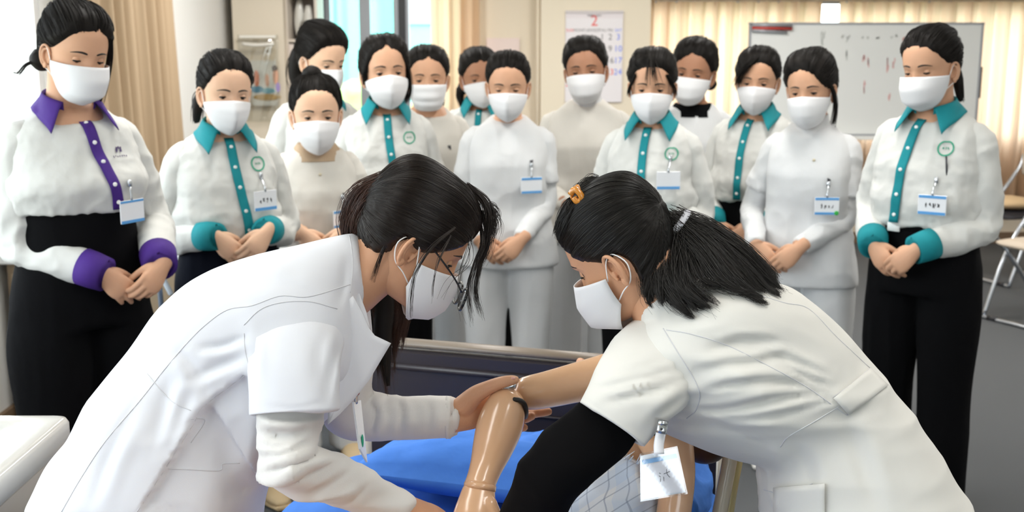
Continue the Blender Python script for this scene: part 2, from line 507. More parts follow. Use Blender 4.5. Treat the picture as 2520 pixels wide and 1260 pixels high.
def head_grid(nr=56, na=72):
    T = crom(HT, nr); a = np.linspace(-PI, PI, na, endpoint=False) + PI / na
    z, w, yf, yb = T.T
    w = np.maximum(w, 0)
    ym = np.clip(-.012 + .35 * np.maximum(0, -z - .03), yb, yf)
    s, c = np.sin(a), np.cos(a)
    sx = np.sign(s) * np.abs(s) ** .93; cy = np.sign(c) * np.abs(c) ** .93
    X = w[:, None] * sx
    Y = ym[:, None] + np.where(c > 0, (yf - ym)[:, None] * cy, (ym - yb)[:, None] * cy)
    Z = np.repeat(z[:, None], na, 1)
    fr = smooth01(c, 0.05, 0.5)[None, :]
    g = lambda x0, sx_, z0, sz: np.exp(-((np.abs(X) - x0) / sx_) ** 2 - ((Z - z0) / sz) ** 2)
    nose = np.interp(Z, [-.056, -.049, -.040, -.020, .004, .018], [0, .45, 1, .62, .22, 0])
    nw = np.interp(Z, [-.05, -.035, 0], [.0145, .0125, .0085])
    d = .024 * nose * np.exp(-(X / nw) ** 2) + .006 * g(.013, .006, -.043, .007)
    d += -.008 * g(.031, .016, .000, .0115) + .003 * g(.03, .02, .021, .008) + .004 * g(.042, .018, -.03, .016)
    d += .006 * np.exp(-(X / .022) ** 2 - ((Z + .070) / .008) ** 2) - .004 * np.exp(-(X / .024) ** 2 - ((Z + .0695) / .002) ** 2)
    d += .005 * np.exp(-(X / .018) ** 2 - ((Z + .1) / .012) ** 2) - .003 * np.exp(-(X / .02) ** 2 - ((Z + .085) / .006) ** 2)
    Y = Y + d * fr
    return np.stack([X, Y, Z], -1), a

HEAD_G, HEAD_A = head_grid()
HEAD_LO = loft(HEAD_G)
HEAD_HG, HEAD_HA = head_grid(96, 128)
HEAD_HI = loft(HEAD_HG)

def face_y(x, z):
    "front surface of the head at x, z"
    z = np.clip(z, -.112, .11)
    w = np.interp(-z, -HT[:, 0], HT[:, 1]); yf = np.interp(-z, -HT[:, 0], HT[:, 2])
    ym = np.clip(-.012 + .35 * np.maximum(0, -z - .03), None, yf)
    return ym + (yf - ym) * np.sqrt(np.maximum(0, 1 - np.clip(np.abs(x) / np.maximum(w, 1e-4), 0, 1) ** 2.15))

def make_ear():
    th = np.linspace(-0.5, 4.6, 14)                      # outer helix, from the front root round to the lobe
    hx = [[.0, .014 * math.sin(0), .0]]
    P = []
    for t in np.linspace(0, 1, 13):
        an = math.radians(-35 + 275 * t)                  # in the y,z plane, 90 deg = up
        ry, rz = .0165, .029
        sc = 1 - .35 * max(0, t - .6) / .4
        P.append([.007 + .006 * math.sin(PI * t), math.cos(an) * ry * sc, math.sin(an) * rz * (1 if t < .6 else .95)])
    helix = tube(P, np.linspace(.003, .0042, 13), n=8, res=2, round_=2)
    P2 = [[.006, .004, .019], [.008, -.005, .016], [.009, -.009, .004], [.008, -.006, -.010], [.007, .000, -.017]]
    anti = tube(P2, [.0035, .004, .0045, .004, .003], n=8, round_=2)
    bowl = ell((.001, -.001, -.001), .0035, .0155, .0275, 14, 10)
    lobe = ell((.006, .002, -.026), .004, .008, .009, 10, 8)
    tragus = ell((.006, .013, -.006), .004, .004, .007, 8, 6)
    root = ell((-.004, .004, -.004), .008, .010, .022, 10, 8)
    V, F = voxel([helix, anti, bowl, lobe, tragus, root], .0013, 4)
    return [(V, F)]
EAR = make_ear()
EAR_MX = xf(EAR, np.diag([-1, 1, 1]))
EAR_MX = [(V, F[:, ::-1]) for V, F in EAR_MX]
def ear_pair(out=24, s=1.0):
    R = rot('Z', out); L = rot('Z', -out)
    return [xf(xf(EAR, R * s), np.eye(3), (.0695, -.012, -.022)), xf(xf(EAR_MX, L * s), np.eye(3), (-.0695, -.012, -.022))]
EARS = ear_pair()

def eyelids(up, lo, open_=1.0):
    "skin shells over the eyeballs; UP / LO = lid edge elevations in degrees"
    out = []
    for sx in (-1, 1):
        c = A([.0305 * sx, .0655, -.001]); r = .0120
        az = np.radians(np.linspace(-78, 78, 17)); t = np.cos(az * 90 / 78)
        for eu, e_far in ((up, 88), (lo, -88)):
            edge = np.radians(-12 + (eu + 12) * np.maximum(t, 0) ** .7)
            rows = []
            for k in np.linspace(0, 1, 7):
                e = edge * (1 - k) + math.radians(e_far) * k
                rr = r * (1.0 if k > 0 else .985)
                rows.append(np.stack([np.sin(az) * np.cos(e) * rr, np.cos(az) * np.cos(e) * rr, np.sin(e) * rr], -1) + c)
            out.append(loft(rows, caps=False, closed=False))
    return out

def lash_line(up):
    out = []
    for sx in (-1, 1):
        c = A([.0305 * sx, .0655, -.001]); az = np.radians(np.linspace(-66, 66, 11)); t = np.cos(az * 90 / 78)
        e = np.radians(-12 + (up + 12) * np.maximum(t, 0) ** .7); r = .0127
        P = np.stack([np.sin(az) * np.cos(e) * r, np.cos(az) * np.cos(e) * r, np.sin(e) * r], -1) + c
        out.append(tube(P, np.concatenate([[.0006], np.full(9, .0021), [.0011]]), n=6, res=2))
    return out

def brow_geo(th=.0042, lift=0.0, ang=0.0):
    out = []
    for sx in (-1, 1):
        u = np.linspace(0, 1, 8); x = .013 + .036 * u
        z = .0205 + lift + .0045 * np.sin(u * PI * .8) - .006 * u ** 2 + ang * (u - .5)
        y = face_y(x, z) + .0015
        out.append(tube(np.stack([x * sx, y, z], -1), th * np.sin(PI * (.18 + .76 * u)) * .9, n=6, res=2, up=(0, 0, 1), r2=.0018))
    return out

def mask_geo(kind):
    "face mask as a thin curved shell, and its ear loops"
    nu, nv = 29, 17
    U, Vv = np.meshgrid(np.linspace(-1, 1, nu), np.linspace(0, 1, nv))
    au = np.abs(U)
    if kind == 'ridge':
        zt = -.004 - .029 * au ** 1.2; zb = -.122 + .052 * au ** 1.7
        yc = np.interp(Vv, [0, .25, .5, .72, 1], [.106, .1245, .128, .119, .078]); p = 1.12
        w = .0735
    elif kind == 'boat':
        zt = -.007 - .018 * au ** 2; zb = -.122 + .046 * au ** 2.2
        yc = np.interp(Vv, [0, .30, .34, .68, .72, 1], [.105, .126, .1275, .128, .125, .074]); p = 2.1
        w = .0745
    elif kind == 'cup':
        zt = -.006 - .024 * au ** 1.3; zb = -.126 + .050 * au ** 2
        yc = np.interp(Vv, [0, .25, .55, .8, 1], [.105, .120, .124, .112, .074]); p = 1.7
        w = .0735
    else:
        zt = -.012 - .010 * au ** 2; zb = -.118 + .030 * au ** 3
        yc = np.interp(Vv, [0, .2, .5, .8, 1], [.106, .116, .117, .110, .078]) + .0022 * np.sign(np.sin(Vv * PI * 6)) * np.exp(-(au / .8) ** 4); p = 2.3
        w = .073
    Z = zt * (1 - Vv) + zb * Vv
    X = w * (1 - .20 * Vv ** 2) * np.sin(U * PI / 2 * .93) / math.sin(PI / 2 * .93)
    ys = .018 + .012 * Vv
    Y = yc - (yc - ys) * au ** p
    Y = np.maximum(Y, face_y(X, np.maximum(Z, -.108)) + .0035)
    G = np.stack([X, Y, Z], -1)
    loops = []
    for sx in (0, nu - 1):
        a, b = G[2, sx], G[-3, sx]; sg = np.sign(a[0])
        loops.append(tube([a - A([.002 * sg, 0, 0]), [sg * .0775, -.002, -.002], [sg * .079, -.020, .004], [sg * .081, -.034, -.022], [sg * .074, -.018, -.050], [sg * .068, .008, -.060], b - A([.002 * sg, 0, 0])], .0012, n=6, res=5))
    return grid_shell(G[:, ::-1], .0016), loops

def hair_zh(a, style):
    "height of the hairline at angle a from the front"
    d = np.abs(np.degrees(a))
    front = style.get('front', .072)
    part = style.get('part', 0)
    base = np.interp(d, [0, 25, 42, 58, 70, 80, 98, 112, 135, 180],
                     [front + .006, front + .001, front - .014, front - .040, .010, -.004, -.006, -.045, -.066, -.074])
    if style.get('peak'): base = base - style['peak'] * np.exp(-(d / 12.) ** 2)
    base = base - style.get('nape', 0) * smooth01(d, 104, 125)
    if style.get('fringe'):
        f = style['fringe']; base = base - f[1] * np.exp(-((np.degrees(a) - f[0]) / f[2]) ** 2)
    if style.get('sides'): base = base - style['sides'] * np.exp(-((d - 78) / 26.) ** 2)
    return base

def hair_cap(G, a, style, seed=0, flow=(0, -.09, .02), groove=.0020, nw=64):
    "hair as a closed shell over the head grid; grooves run towards the point FLOW where the hair is gathered"
    G = A(G); X, Y, Z = G[..., 0], G[..., 1], G[..., 2]
    zh = hair_zh(a, style)[None, :]
    jag = .004 * (vnoise(np.stack([np.repeat(np.degrees(a)[None] / 3.0, len(G), 0), Z * 0, Z * 0 + seed], -1), seed) - .5)
    h = Z - zh + jag
    vol = style.get('vol', .012)
    C = A([0, -.012, .01]); D = nrm(G - C)
    t = -.004 + (vol + .004) * smooth01(h, -.003, style.get('soft', .030))
    t = t + style.get('top', .004) * smooth01(Z, .05, .11) * (h > 0) + style.get('back', .004) * smooth01(-Y, .02, .09) * smooth01(h, 0, .03)
    if 'part' in style:
        px_ = style['part']; g_ = np.exp(-((X - px_) / .006) ** 2) * smooth01(Z, .03, .07) * smooth01(Y, -.05, 0)
        t = t - .007 * g_
    fl = nrm(A(flow) - C)
    e1 = nrm(np.cross(fl, A([0.1, .2, 1]))); e2 = np.cross(fl, e1)
    phi = np.arctan2(D @ e2, D @ e1)
    q = np.stack([phi * nw / (2 * PI), D @ fl * 1.5, D @ fl * 0 + seed], -1)
    q2 = np.stack([phi * nw * 2.3 / (2 * PI), D @ fl * 2.5, D @ fl * 0 + seed + 3], -1)
    gr = (vnoise(q, seed) - .5) + .5 * (vnoise(q2, seed + 1) - .5)
    away = smooth01(np.sqrt(np.maximum(0, 1 - (D @ fl) ** 2)), .05, .3)
    t = t + groove * 2 * gr * smooth01(h, 0, .012) * away
    out = G + D * t[..., None]
    keep_rows = (h > -.035).any(1)
    last = np.nonzero(keep_rows)[0].max() + 1
    return loft(out[:last + 1])

def cap_strands(name, capB, style, M, c, hs, gather, k, m, parent, loc, seed=0, lift=(.0003, .003), n=12, span=(.35, .95), rad=.00055):
    "single hairs lying on the hair cap, combed towards the gather point"
    r = np.random.default_rng(seed); C = A([0, -.012, .01]); P = []
    gd = nrm(A(gather) - C); tries = 0
    while len(P) < k and tries < k * 6:
        tries += 1
        d = nrm(r.normal(size=3))
        p = None
        an = math.atan2(d[0], d[1]); zz = .01 + d[2] * .11
        if zz < hair_zh(A([an]), style)[0] + .002: continue
        om = math.acos(np.clip(d @ gd, -1, 1)); e = r.uniform(*span); lf = r.uniform(*lift)
        if om < .25: continue
        st = []
        for s in np.linspace(0, e, n):
            q = (math.sin((1 - s) * om) * d + math.sin(s * om) * gd) / math.sin(om)
            h = capB.ray_cast(Vector(C + q * .4), Vector(-q))
            st.append(A(h[0]) + q * (lf * math.sin(PI * min(1, .15 + s / e * .8))) if h[0] is not None else C + q * .12)
        P.append(st)
    P = A(P) @ (M * hs).T + c
    return strands(name, P, np.linspace(rad, rad * .35, n), m, parent, loc)

def hand_geo(curl=25, spread=4, thumb=(35, 25), s=1.0, vox=.003):
    "right hand: wrist at the origin, fingers along +y, back of the hand +z, thumb on -x"
    palm = tube([[0, -.03, 0], [0, 0, 0], [.001, .03, .001], [.002, .062, .002], [.002, .082, .001]], [.019, .019, .016, .0145, .011], n=14, res=3, up=(0, 0, 1), r2=[.026, .027, .034, .039, .036], round_=2)
    parts = [palm]
    base = [(-.028, .078, .074, .0088), (-.009, .084, .082, .0090), (.011, .081, .076, .0086), (.029, .072, .060, .0078)]
    for k, (x, y, ln, r) in enumerate(base):
        p = A([x, y, .001]); d = math.radians(curl * (.7 + .12 * k)); sp = math.radians((1.5 - k) * spread)
        P = [p - A([0, .02, 0]), p]; an = 0
        for seg in (.45, .30, .25):
            an += d * (1.0 if seg != .45 else .8)
            p = p + ln * seg * A([-math.sin(sp) * math.cos(an), math.cos(sp) * math.cos(an), -math.sin(an)]); P.append(p)
        parts.append(tube(P, [r * 1.1, r * 1.12, r * 1.04, r * .95, r * .78], n=9, res=3, round_=3))
    ta, tc = math.radians(thumb[0]), math.radians(thumb[1])
    P = [A([-.012, .012, -.004]), A([-.030, .030, -.010])]; p = P[-1]; an = ta
    for seg in (.034, .030):
        p = p + seg * A([-math.sin(an), math.cos(an), -math.sin(tc)]); P.append(p); an -= math.radians(14)
    parts.append(tube(P, [.015, .0135, .0105, .0085], n=9, res=3, round_=3))
    V, F = voxel(parts, vox, 3)
    return [(V * s, F)]
HAND_R = hand_geo(curl=26, spread=3, thumb=(20, 30), vox=.0032)
HAND_C = hand_geo(curl=48, spread=0, thumb=(12, 40), vox=.0032)
HAND_L = [(V * A([-1, 1, 1]), F[:, ::-1]) for V, F in HAND_C]

HAND_RS = [(V * .9, F) for V, F in HAND_R]; HAND_LS = [(V * .9, F) for V, F in HAND_L]
def place_hand(g, wrist, along, back):
    y = nrm(along); z = A(back) - y * (A(back) @ y); z = nrm(z); x = np.cross(y, z)
    M = np.stack([x, y, z], 1)
    return xf(g, M, wrist)

# ------------------------------------------------------------------ standing person
TT = A([  # z / H, half width, y front, y back (metres at H = 1.55)
    [.850, .053, .040, -.056], [.838, .068, .049, -.062], [.824, .088, .056, -.068], [.808, .113, .064, -.075], [.790, .132, .074, -.083],
    [.760, .143, .090, -.091], [.720, .140, .113, -.094], [.680, .136, .110, -.089], [.640, .134, .102, -.085], [.600, .140, .100, -.088],
    [.560, .154, .102, -.098], [.520, .166, .104, -.108], [.480, .170, .102, -.104], [.440, .172, .102, -.102], [.400, .174, .102, -.102]])

def torso_rings(H, z0, z1, slack, n=28, steps=26, wide=1.0, dip=0.0, bulge=None):
    s = H / 1.55
    zz = np.linspace(z0, z1, steps)
    R = []
    a = np.linspace(0, 2 * PI, n, endpoint=False)
    for z in zz:
        w, yf, yb = [np.interp(-z, -TT[:, 0], TT[:, k]) * s for k in (1, 2, 3)]
        k = smooth01(z, .86, .80)
        k = float(smooth01(.86 - z, 0, .06))
        sl = slack * (.25 + .75 * k) + (bulge(z) if bulge else 0)
        w = w * (1 + (wide - 1) * k) + sl; yf = yf + sl; yb = yb - sl
        c, sn = np.cos(a), np.sin(a)
        c = np.sign(c) * np.abs(c) ** .85; sn = np.sign(sn) * np.abs(sn) ** .85
        x = w * sn; y = (yf + yb) / 2 + (yf - yb) / 2 * c
        zc = z * H - dip * np.maximum(0, c) * (1 - k) - .012 * (1 - k) * np.maximum(0, -c) * 0
        R.append(np.stack([x, y, np.broadcast_to(zc, x.shape)], -1))
    return R

def ik(S, Wr, l1, l2, pole):
    S, Wr = A(S), A(Wr); d = Wr - S; L = np.linalg.norm(d); L2 = min(L, (l1 + l2) * .995)
    u = d / L; a = (l1 ** 2 - l2 ** 2 + L2 ** 2) / (2 * L2); h = math.sqrt(max(0, l1 ** 2 - a ** 2))
    p = A(pole) - u * (A(pole) @ u); p = nrm(p)
    return S + u * a + p * h

def on_front(B, x, z, off):
    h = B.ray_cast(Vector((x, 1.0, z)), Vector((0, -1, 0)))
    y = h[0].y if h[0] is not None else 0.1
    return [x, y + off, z]

def push_out(B, P, off):
    Q = []
    for p in A(P).reshape(-1, 3):
        h = B.find_nearest(Vector(p))
        if h[0] is None: Q.append(p); continue
        c, n = A(h[0]), A(h[1])
        if (p - c) @ n < off: p = c + n * off
        Q.append(p)
    return A(Q).reshape(A(P).shape)

def strip_on(B, xs, zs, w, off, th=.002, cols=5):
    G = []
    for x, z in zip(xs, zs):
        G.append([on_front(B, x + w * (k / (cols - 1) - .5), z, off) for k in range(cols)])
    G = A(G); G[..., 1] = np.maximum(G[..., 1], np.maximum(G[:, 1:2, 1], G[:, -2:-1, 1]) - .004)
    k = A([.25, .5, .25])
    Y = G[..., 1]; Yp = np.vstack([Y[:1], Y, Y[-1:]]); G[..., 1] = np.maximum(Y, Yp[:-2] * .25 + Yp[1:-1] * .5 + Yp[2:] * .25)
    return grid_shell(G[:, ::-1], th)

def flat_letters(g, B, cx, cz, off, slant=0.0):
    "put flat XY geometry on the front of the garment"
    out = []
    for V, F in merge(g):
        if not len(V): out.append((V, F)); continue
        P = []
        for v in V:
            x = cx - v[0]; z = cz + v[1] + slant * v[0]
            P.append(on_front(B, x, z, off))
        out.append((A(P), F))
    return out

def scribble(seed, w, h, n=4, th=.0012):
    "handwriting: a few short pen strokes in the XY plane"
    r = np.random.default_rng(seed); out = []
    for k in range(n):
        x0 = -w / 2 + w * (k + .5) / n
        for _ in range(2):
            p = A([[x0 + r.uniform(-.3, .3) * w / n, r.uniform(-.5, .5) * h, 0] for _ in range(3)])
            q = crom(p, 6); d = nrm(np.gradient(q, axis=0)); nn = np.stack([-d[:, 1], d[:, 0], d[:, 2] * 0], -1) * th / 2
            out.append(loft(np.stack([q + nn, q - nn], 1), caps=False, closed=False))
    return out

def ring_band(path_c, r_o, r_i, n=40):
    a = np.linspace(0, 2 * PI, n, endpoint=False)
    return a

PEOPLE = []
def person(label, cx, top, chin, body, head, pose, cloth, hair, mask, skin, extra=(), ppm_h=.236, t=None, lids=(8, -30), Hfix=None):
    """cx, top, chin: head centre, crown and chin in the photograph; body: yaw; head: (yaw, pitch, roll) relative to the frame's viewer"""
    t = t or FPX * ppm_h / (chin - top)
    hc = W(cx, (top + chin) / 2 - 2, t)
    H = Hfix or (hc[2] + .122)
    s = H / 1.55
    az = math.degrees(math.atan2(hc[0], hc[1])); body = body - az
    yaw = math.radians(body)
    Rb = A(Matrix.Rotation(PI + yaw, 3, 'Z'))
    hy, hp, hr = head; hy = hy - az
    Rh = rot('Z', hy - body) @ rot('X', -hp) @ rot('Y', hr)     # in the person's own frame
    lean = pose.get('lean', .02)
    neck = A([0, -.012 + lean, .862 * H - .03])
    hl = A([0, -.012 + lean, 0]) + (Rh @ A([0, .018, .075])) * A([1, 1, 0]); hl[2] = hc[2]
    base = hc - Rb @ hl; base[2] = 0.0
    root = empty('person', base, PI + yaw)
    tag(root, label, 'person', 'trainees watching from behind the bed')
    hs = pose.get('hs', 1.0)
    # ---- garments
    kind = cloth['kind']
    top_m = cloth.get('top', M_SHIRT); vneck = cloth.get('dip', .03)
    sh_w = .126 * s * cloth.get('wide', 1.0)
    S = {+1: A([sh_w, -.008, .778 * H]), -1: A([-sh_w, -.008, .778 * H])}
    hz = pose.get('hz', .545) * H; hy_ = (pose.get('hy', .165) - .012) * s; hx = pose.get('hx', 0.0)
    Wr = {+1: A([hx + .078, hy_ + .000, hz + .040]), -1: A([hx - .078, hy_ + .018, hz + .048])}
    if 'wr' in pose: Wr = {+1: A(pose['wr'][0]) * s, -1: A(pose['wr'][1]) * s}
    E = {}
    for k in (1, -1):
        E[k] = ik(S[k], Wr[k], .255 * s, .225 * s, (k * .62, -.8, -.7))
    slack = .016 if kind == 'shirt' else .012
    if kind == 'shirt':
        z1 = cloth.get('waist', .612)
        bl = lambda z: .020 * math.exp(-((z - z1 - .045) / .03) ** 2)
        tor = torso_rings(H, .848, z1, slack, wide=cloth.get('wide', 1.0), dip=vneck, bulge=bl)
    else:
        z1 = .455
        bl = lambda z: .010 * float(smooth01(.56 - z, 0, .1)) - .004 * math.exp(-((z - .62) / .03) ** 2)
        tor = torso_rings(H, cloth.get('ztop', .842), z1, slack, wide=cloth.get('wide', 1.0), dip=vneck, bulge=bl)
    gs = [loft(tor)]
    uppers, lowers = [], []
    for k in (1, -1):
        sh0 = S[k] * A([.62, 1, 1]) + A([0, 0, .012])
        d2 = nrm(Wr[k] - E[k])
        if kind == 'shirt':
            P = [sh0, S[k], S[k] * .5 + E[k] * .5 + A([k * .012, -.004, 0]), E[k], E[k] * .55 + Wr[k] * .45 + A([0, 0, -.008]), Wr[k] - d2 * .052, Wr[k] - d2 * .040]
            uppers.append(tube(P, A([.042, .051, .052, .052, .050, .045, .037]) * s, n=18, res=4))
        else:
            m = S[k] * .36 + E[k] * .64
            P = [sh0, S[k], S[k] * .65 + E[k] * .35, m, m + nrm(E[k] - S[k]) * .004]
            uppers.append(tube(P, A([.040, .050, .053, .057, .050]) * s, n=18, res=4))
            P = [S[k] * .6 + E[k] * .4, E[k], E[k] * .5 + Wr[k] * .5, Wr[k] - d2 * .012, Wr[k]]
            if not cloth.get('bare'):
                lowers.append(tube(P, A([.044, .043, .040, .035, .034]) * s, n=16, res=4))
    V, F = voxel(gs, .0075, 5)
    dist_arm = np.minimum(np.linalg.norm(V - E[1], axis=1), np.linalg.norm(V - E[-1], axis=1))
    mk_ = .75 + .9 * np.exp(-(dist_arm / .10) ** 2) + .8 * np.exp(-((V[:, 2] / H - .60) / .05) ** 2)
    if kind != 'shirt': mk_ = mk_ * .7
    V = fold(V, F, .011, 12, seed=int(cx), stretch=(1, 1, .55), mask=mk_)
    if kind == 'shirt': V = fold(V, F, .0035, 34, seed=int(cx) + 40, stretch=(1, 1, .8), mask=mk_)
    B = bvh(V, F)
    gar = mk('shirt' if kind == 'shirt' else 'tunic', [(V, F)], top_m, root, fixn=False)
    for iu, up_ in enumerate(uppers):
        Vu, Fu = voxel([up_], .0065, 3)
        de = np.minimum(np.linalg.norm(Vu - E[1], axis=1), np.linalg.norm(Vu - E[-1], axis=1))
        dw = np.minimum(np.linalg.norm(Vu - Wr[1], axis=1), np.linalg.norm(Vu - Wr[-1], axis=1))
        Vu = fold(Vu, Fu, .015, 14, seed=int(cx) + 20 + iu, stretch=(1, 1, .9), mask=(.45 + 1.0 * np.exp(-(de / .09) ** 2)) * smooth01(dw, .05, .12))
        mk('sleeve', [(Vu, Fu)], top_m, gar, fixn=False)
    if lowers:
        mats_ = cloth.get('sleeve', M_WHITE)
        for lw in lowers:
            Vl, Fl = voxel([lw], .007, 3)
            Vl = fold(Vl, Fl, .006, 22, seed=int(cx) + 3, stretch=(1, 1, .8))
            mk('undersleeve', [(Vl, Fl)], mats_, root, fixn=False)
    # ---- body: head, neck, chest, forearms and hands
    head_g = xf([HEAD_LO, EARS, eyelids(*lids)], Rh * hs, hl)
    nk = A([0, -.012 + lean * .3, .842 * H])
    skull = hl + Rh @ (A([0, -.022, -.055]) * hs)
    neck_g = tube([nk + A([0, -.002, -.07]), nk + A([0, -.004, -.01]), nk * .45 + skull * .55 + A([0, -.004, 0]), skull, skull + Rh @ A([0, 0, .04])], A([.075, .056, .050, .052, .045]) * s, n=24, res=5)
    bg_ = [head_g, neck_g, loft(torso_rings(H, .838, .47, -.014, n=20, steps=16, wide=.94))]
    for k in (1, -1):
        bg_.append(tube([S[k] * A([.5, 1, 1]), S[k], E[k], Wr[k]], A([.036, .036, .030, .024]) * s, n=12, res=4))
        bg_.append(tube([[k * .085 * s, 0, .50 * H], [k * .092 * s, .004, .27 * H], [k * .097 * s, -.006, .05]], A([.070, .050, .036]) * s, n=12, res=4))
    if vneck > .04 or cloth.get('skinv'):
        bg_.append(loft(torso_rings(H, .845, .70, cloth.get('skinoff', .004), dip=vneck * .2, wide=.9)))
    for k in (1, -1):
        d2 = nrm(Wr[k] - E[k])
        bg_.append(tube([E[k] if cloth.get('bare') else E[k] * .4 + Wr[k] * .6, Wr[k] + d2 * .01], [.036 * s if cloth.get('bare') else .026, .025], n=14, res=1, up=(0, 1, 0), r2=[.036 * s if cloth.get('bare') else .028, .027]))
    if 'hands' in pose:
        for (g, wr, al, bk) in pose['hands'](Wr, E): bg_.append(place_hand(g, wr, al, bk))
    else:
        # the wearer's left hand lies over the right one, both pointing down and inwards
        bg_.append(place_hand(HAND_RS, Wr[1], (-.70, .16, -.70), (.25, .95, .15)))
        bg_.append(place_hand(HAND_LS, Wr[-1] + A([.0, .014, -.004]), (.72, .18, -.67), (-.2, .95, .2)))
    mk('body', bg_, skin, root)
    # ---- eyes
    for sx in (-1, 1):
        e = mk('eye', xf(ell((.0305 * sx, .0655, -.001), .0108, .0108, .0108, 16, 12), Rh * hs, hl), M_EYEW, root)
        gz = nrm(A([pose.get('gx', 0.0), .95, -.22]))
        mk('iris', xf(ell(A([.0305 * sx, .0655, -.001]) + gz * .0056, .0068, .0068, .0068, 12, 8), Rh * hs, hl), M_IRIS, e)
    for q in lash_line(lids[0]): mk('eyelash', xf(q, Rh * hs, hl), M_HAIR, root)
    for q in brow_geo(lift=pose.get('brow', 0)): mk('eyebrow', xf(q, Rh * hs, hl), M_HAIR, root)
    # ---- mask
    mg, lp = mask_geo(mask)
    f = mk('face_mask', xf(mg, Rh * hs, hl), M_MASK, root)
    for q in lp: mk('ear_loop', xf(q, Rh * hs, hl), M_LOOP, f)
    # ---- hair
    st = hair
    cap = hair_cap(HEAD_G, HEAD_A, st, seed=int(cx) % 97, flow=st.get('flow', (0, -.10, .03)))
    ho = mk('hair', xf(cap, Rh * hs, hl), M_HAIRB, root)
    V0, Q0, T0 = flat(cap); BC_ = BVHTree.FromPolygons([tuple(v) for v in V0], [tuple(map(int, f)) for f in Q0] + [tuple(map(int, f)) for f in T0])
    cap_strands('hair_strands', BC_, st, Rh, hl, hs, st.get('flow', (0, -.10, .03)), 700, M_HAIRB, ho, None, seed=int(cx), rad=.0009, lift=(.0005, .006), n=9)
    for kk, b in enumerate(st.get('bits', ())):
        typ = b[0]
        if typ == 'bun':
            c, r = A(b[1]), b[2]
            g = ell(c, r, r * .9, r * .85, 24, 16)
            Vb, Fb = g[0]; dd = nrm(Vb - c); an = np.arctan2(dd[:, 2], dd[:, 0])
            Vb = Vb + dd * (.12 * r * (vnoise(np.stack([an * 2.2 + dd[:, 1] * 2, dd[:, 1] * 4, an * 0], -1), kk + int(cx)) - .3))[:, None]
            mk('hair_bun', xf([(Vb, Fb), g[1]], Rh * hs, hl), M_HAIRB, root)
        elif typ == 'tail':
            P, r = A(b[1]), A(b[2]); q = crom(np.column_stack([P, r]), 16)
            r_ = np.random.default_rng(int(cx) + kk); K = 90
            off = r_.normal(size=(K, 1, 3)) * .42
            grow = np.linspace(.55, 1, 16)[None, :, None]
            Ps = q[None, :, :3] + off * q[None, :, 3:4] * grow
            Ps = Ps + r_.normal(size=(K, 1, 3)) * .004 * np.linspace(0, 1, 16)[None, :, None] ** 2
            core = tube(P, r * .8, n=12, res=3, round_=2)
            Ps = Ps @ (Rh * hs).T + hl
            tl = mk('ponytail', xf(core, Rh * hs, hl), M_HAIRB, root)
            strands('loose_strands', Ps, np.linspace(.0022, .0006, 16), M_HAIRB, tl)
        elif typ == 'lock':
            P = crom(A(b[1]), 10); K = b[3] if len(b) > 3 else 26; r_ = np.random.default_rng(int(cx) + 50 + kk)
            Ps = P[None] + r_.normal(size=(K, 1, 3)) * b[2] * np.linspace(.6, 1.2, 10)[None, :, None]
            strands('hair_strands', Ps @ (Rh * hs).T + hl, np.linspace(.0016, .0005, 10), M_HAIRB, ho)
        elif typ == 'band':
            mk('hair_band', xf(tube(b[1], b[2], n=8, res=4), Rh * hs, hl), b[3], root)
    # ---- lower garment, shoes
    tm = cloth.get('legs', M_BLACK)
    zt = z1 + .018 if kind == 'shirt' else .52
    hip = [loft(torso_rings(H, zt, .47, .010 if kind == 'shirt' else -.006, steps=10))]
    lw = cloth.get('leg_w', 1.0)
    for k in (1, -1):
        P = [[k * .088 * s, -.004, .50 * H], [k * .092 * s, .0, .42 * H], [k * .094 * s, .004, .27 * H], [k * .096 * s, -.006, .12 * H], [k * .098 * s, -.008, .045]]
        hip.append(tube(P, A([.092, .094, .080, .078, .082]) * s * A([1, lw, lw, lw, lw]), n=18, res=4))
    Vp, Fp = voxel(hip, .010, 8)
    Vp = fold(Vp, Fp, .008, 8, seed=int(cx) + 11, stretch=(1.3, 1.3, .3))
    tr = mk('trousers', [(Vp, Fp)], tm, root, fixn=False)
    for k in (1, -1):
        mk('shoe', [tube([[k * .098 * s, -.075, .045], [k * .10 * s, -.05, .05], [k * .10 * s, .0, .05], [k * .102 * s, .07, .038], [k * .104 * s, .125, .030], [k * .104 * s, .150, .026]],
                    A([.028, .042, .044, .034, .025, .012]), n=16, res=3, up=(0, 0, 1), r2=A([.025, .034, .036, .042, .040, .024]), round_=2),
                    tube([[k * .10 * s, -.085, .012], [k * .10 * s, .0, .012], [k * .104 * s, .10, .012], [k * .104 * s, .165, .012]], [.011, .0115, .0115, .010], n=8, res=3, up=(0, 0, 1), r2=[.028, .037, .045, .025])],
           cloth.get('shoe', M_SHOEK), root)
    # ---- uniform details
    if kind == 'shirt':
        cm = cloth['trim']
        amax = PI - cloth.get('gap', .33)
        aa = np.linspace(-amax, amax, 45); f = np.abs(aa) / amax
        z0 = .842 * H
        rows = []
        topz = z0 + .040 - .036 * f ** 1.6
        tw, td = .061 * s, .060 * s
        P_top = np.stack([-np.sin(aa) * tw * (1 + .12 * f), -np.cos(aa) * td + .004 + .016 * f ** 2, topz], -1)
        P_sta = P_top * A([.97, .97, 1]) + A([0, 0, -.022])
        P_out = np.stack([-np.sin(aa) * (.084 + .006 * f) - np.sign(aa) * .040 * f ** 4, -np.cos(aa) * (.080 + .034 * f) + .012, z0 - .016 - .036 * f ** 2 - .022 * f ** 5], -1)
        for u in (0, .12, .35, .6, .8, 1):
            rows.append(P_top * (1 - u) + P_out * u + A([0, 0, .006 * math.sin(PI * min(1, u * 1.4))]))
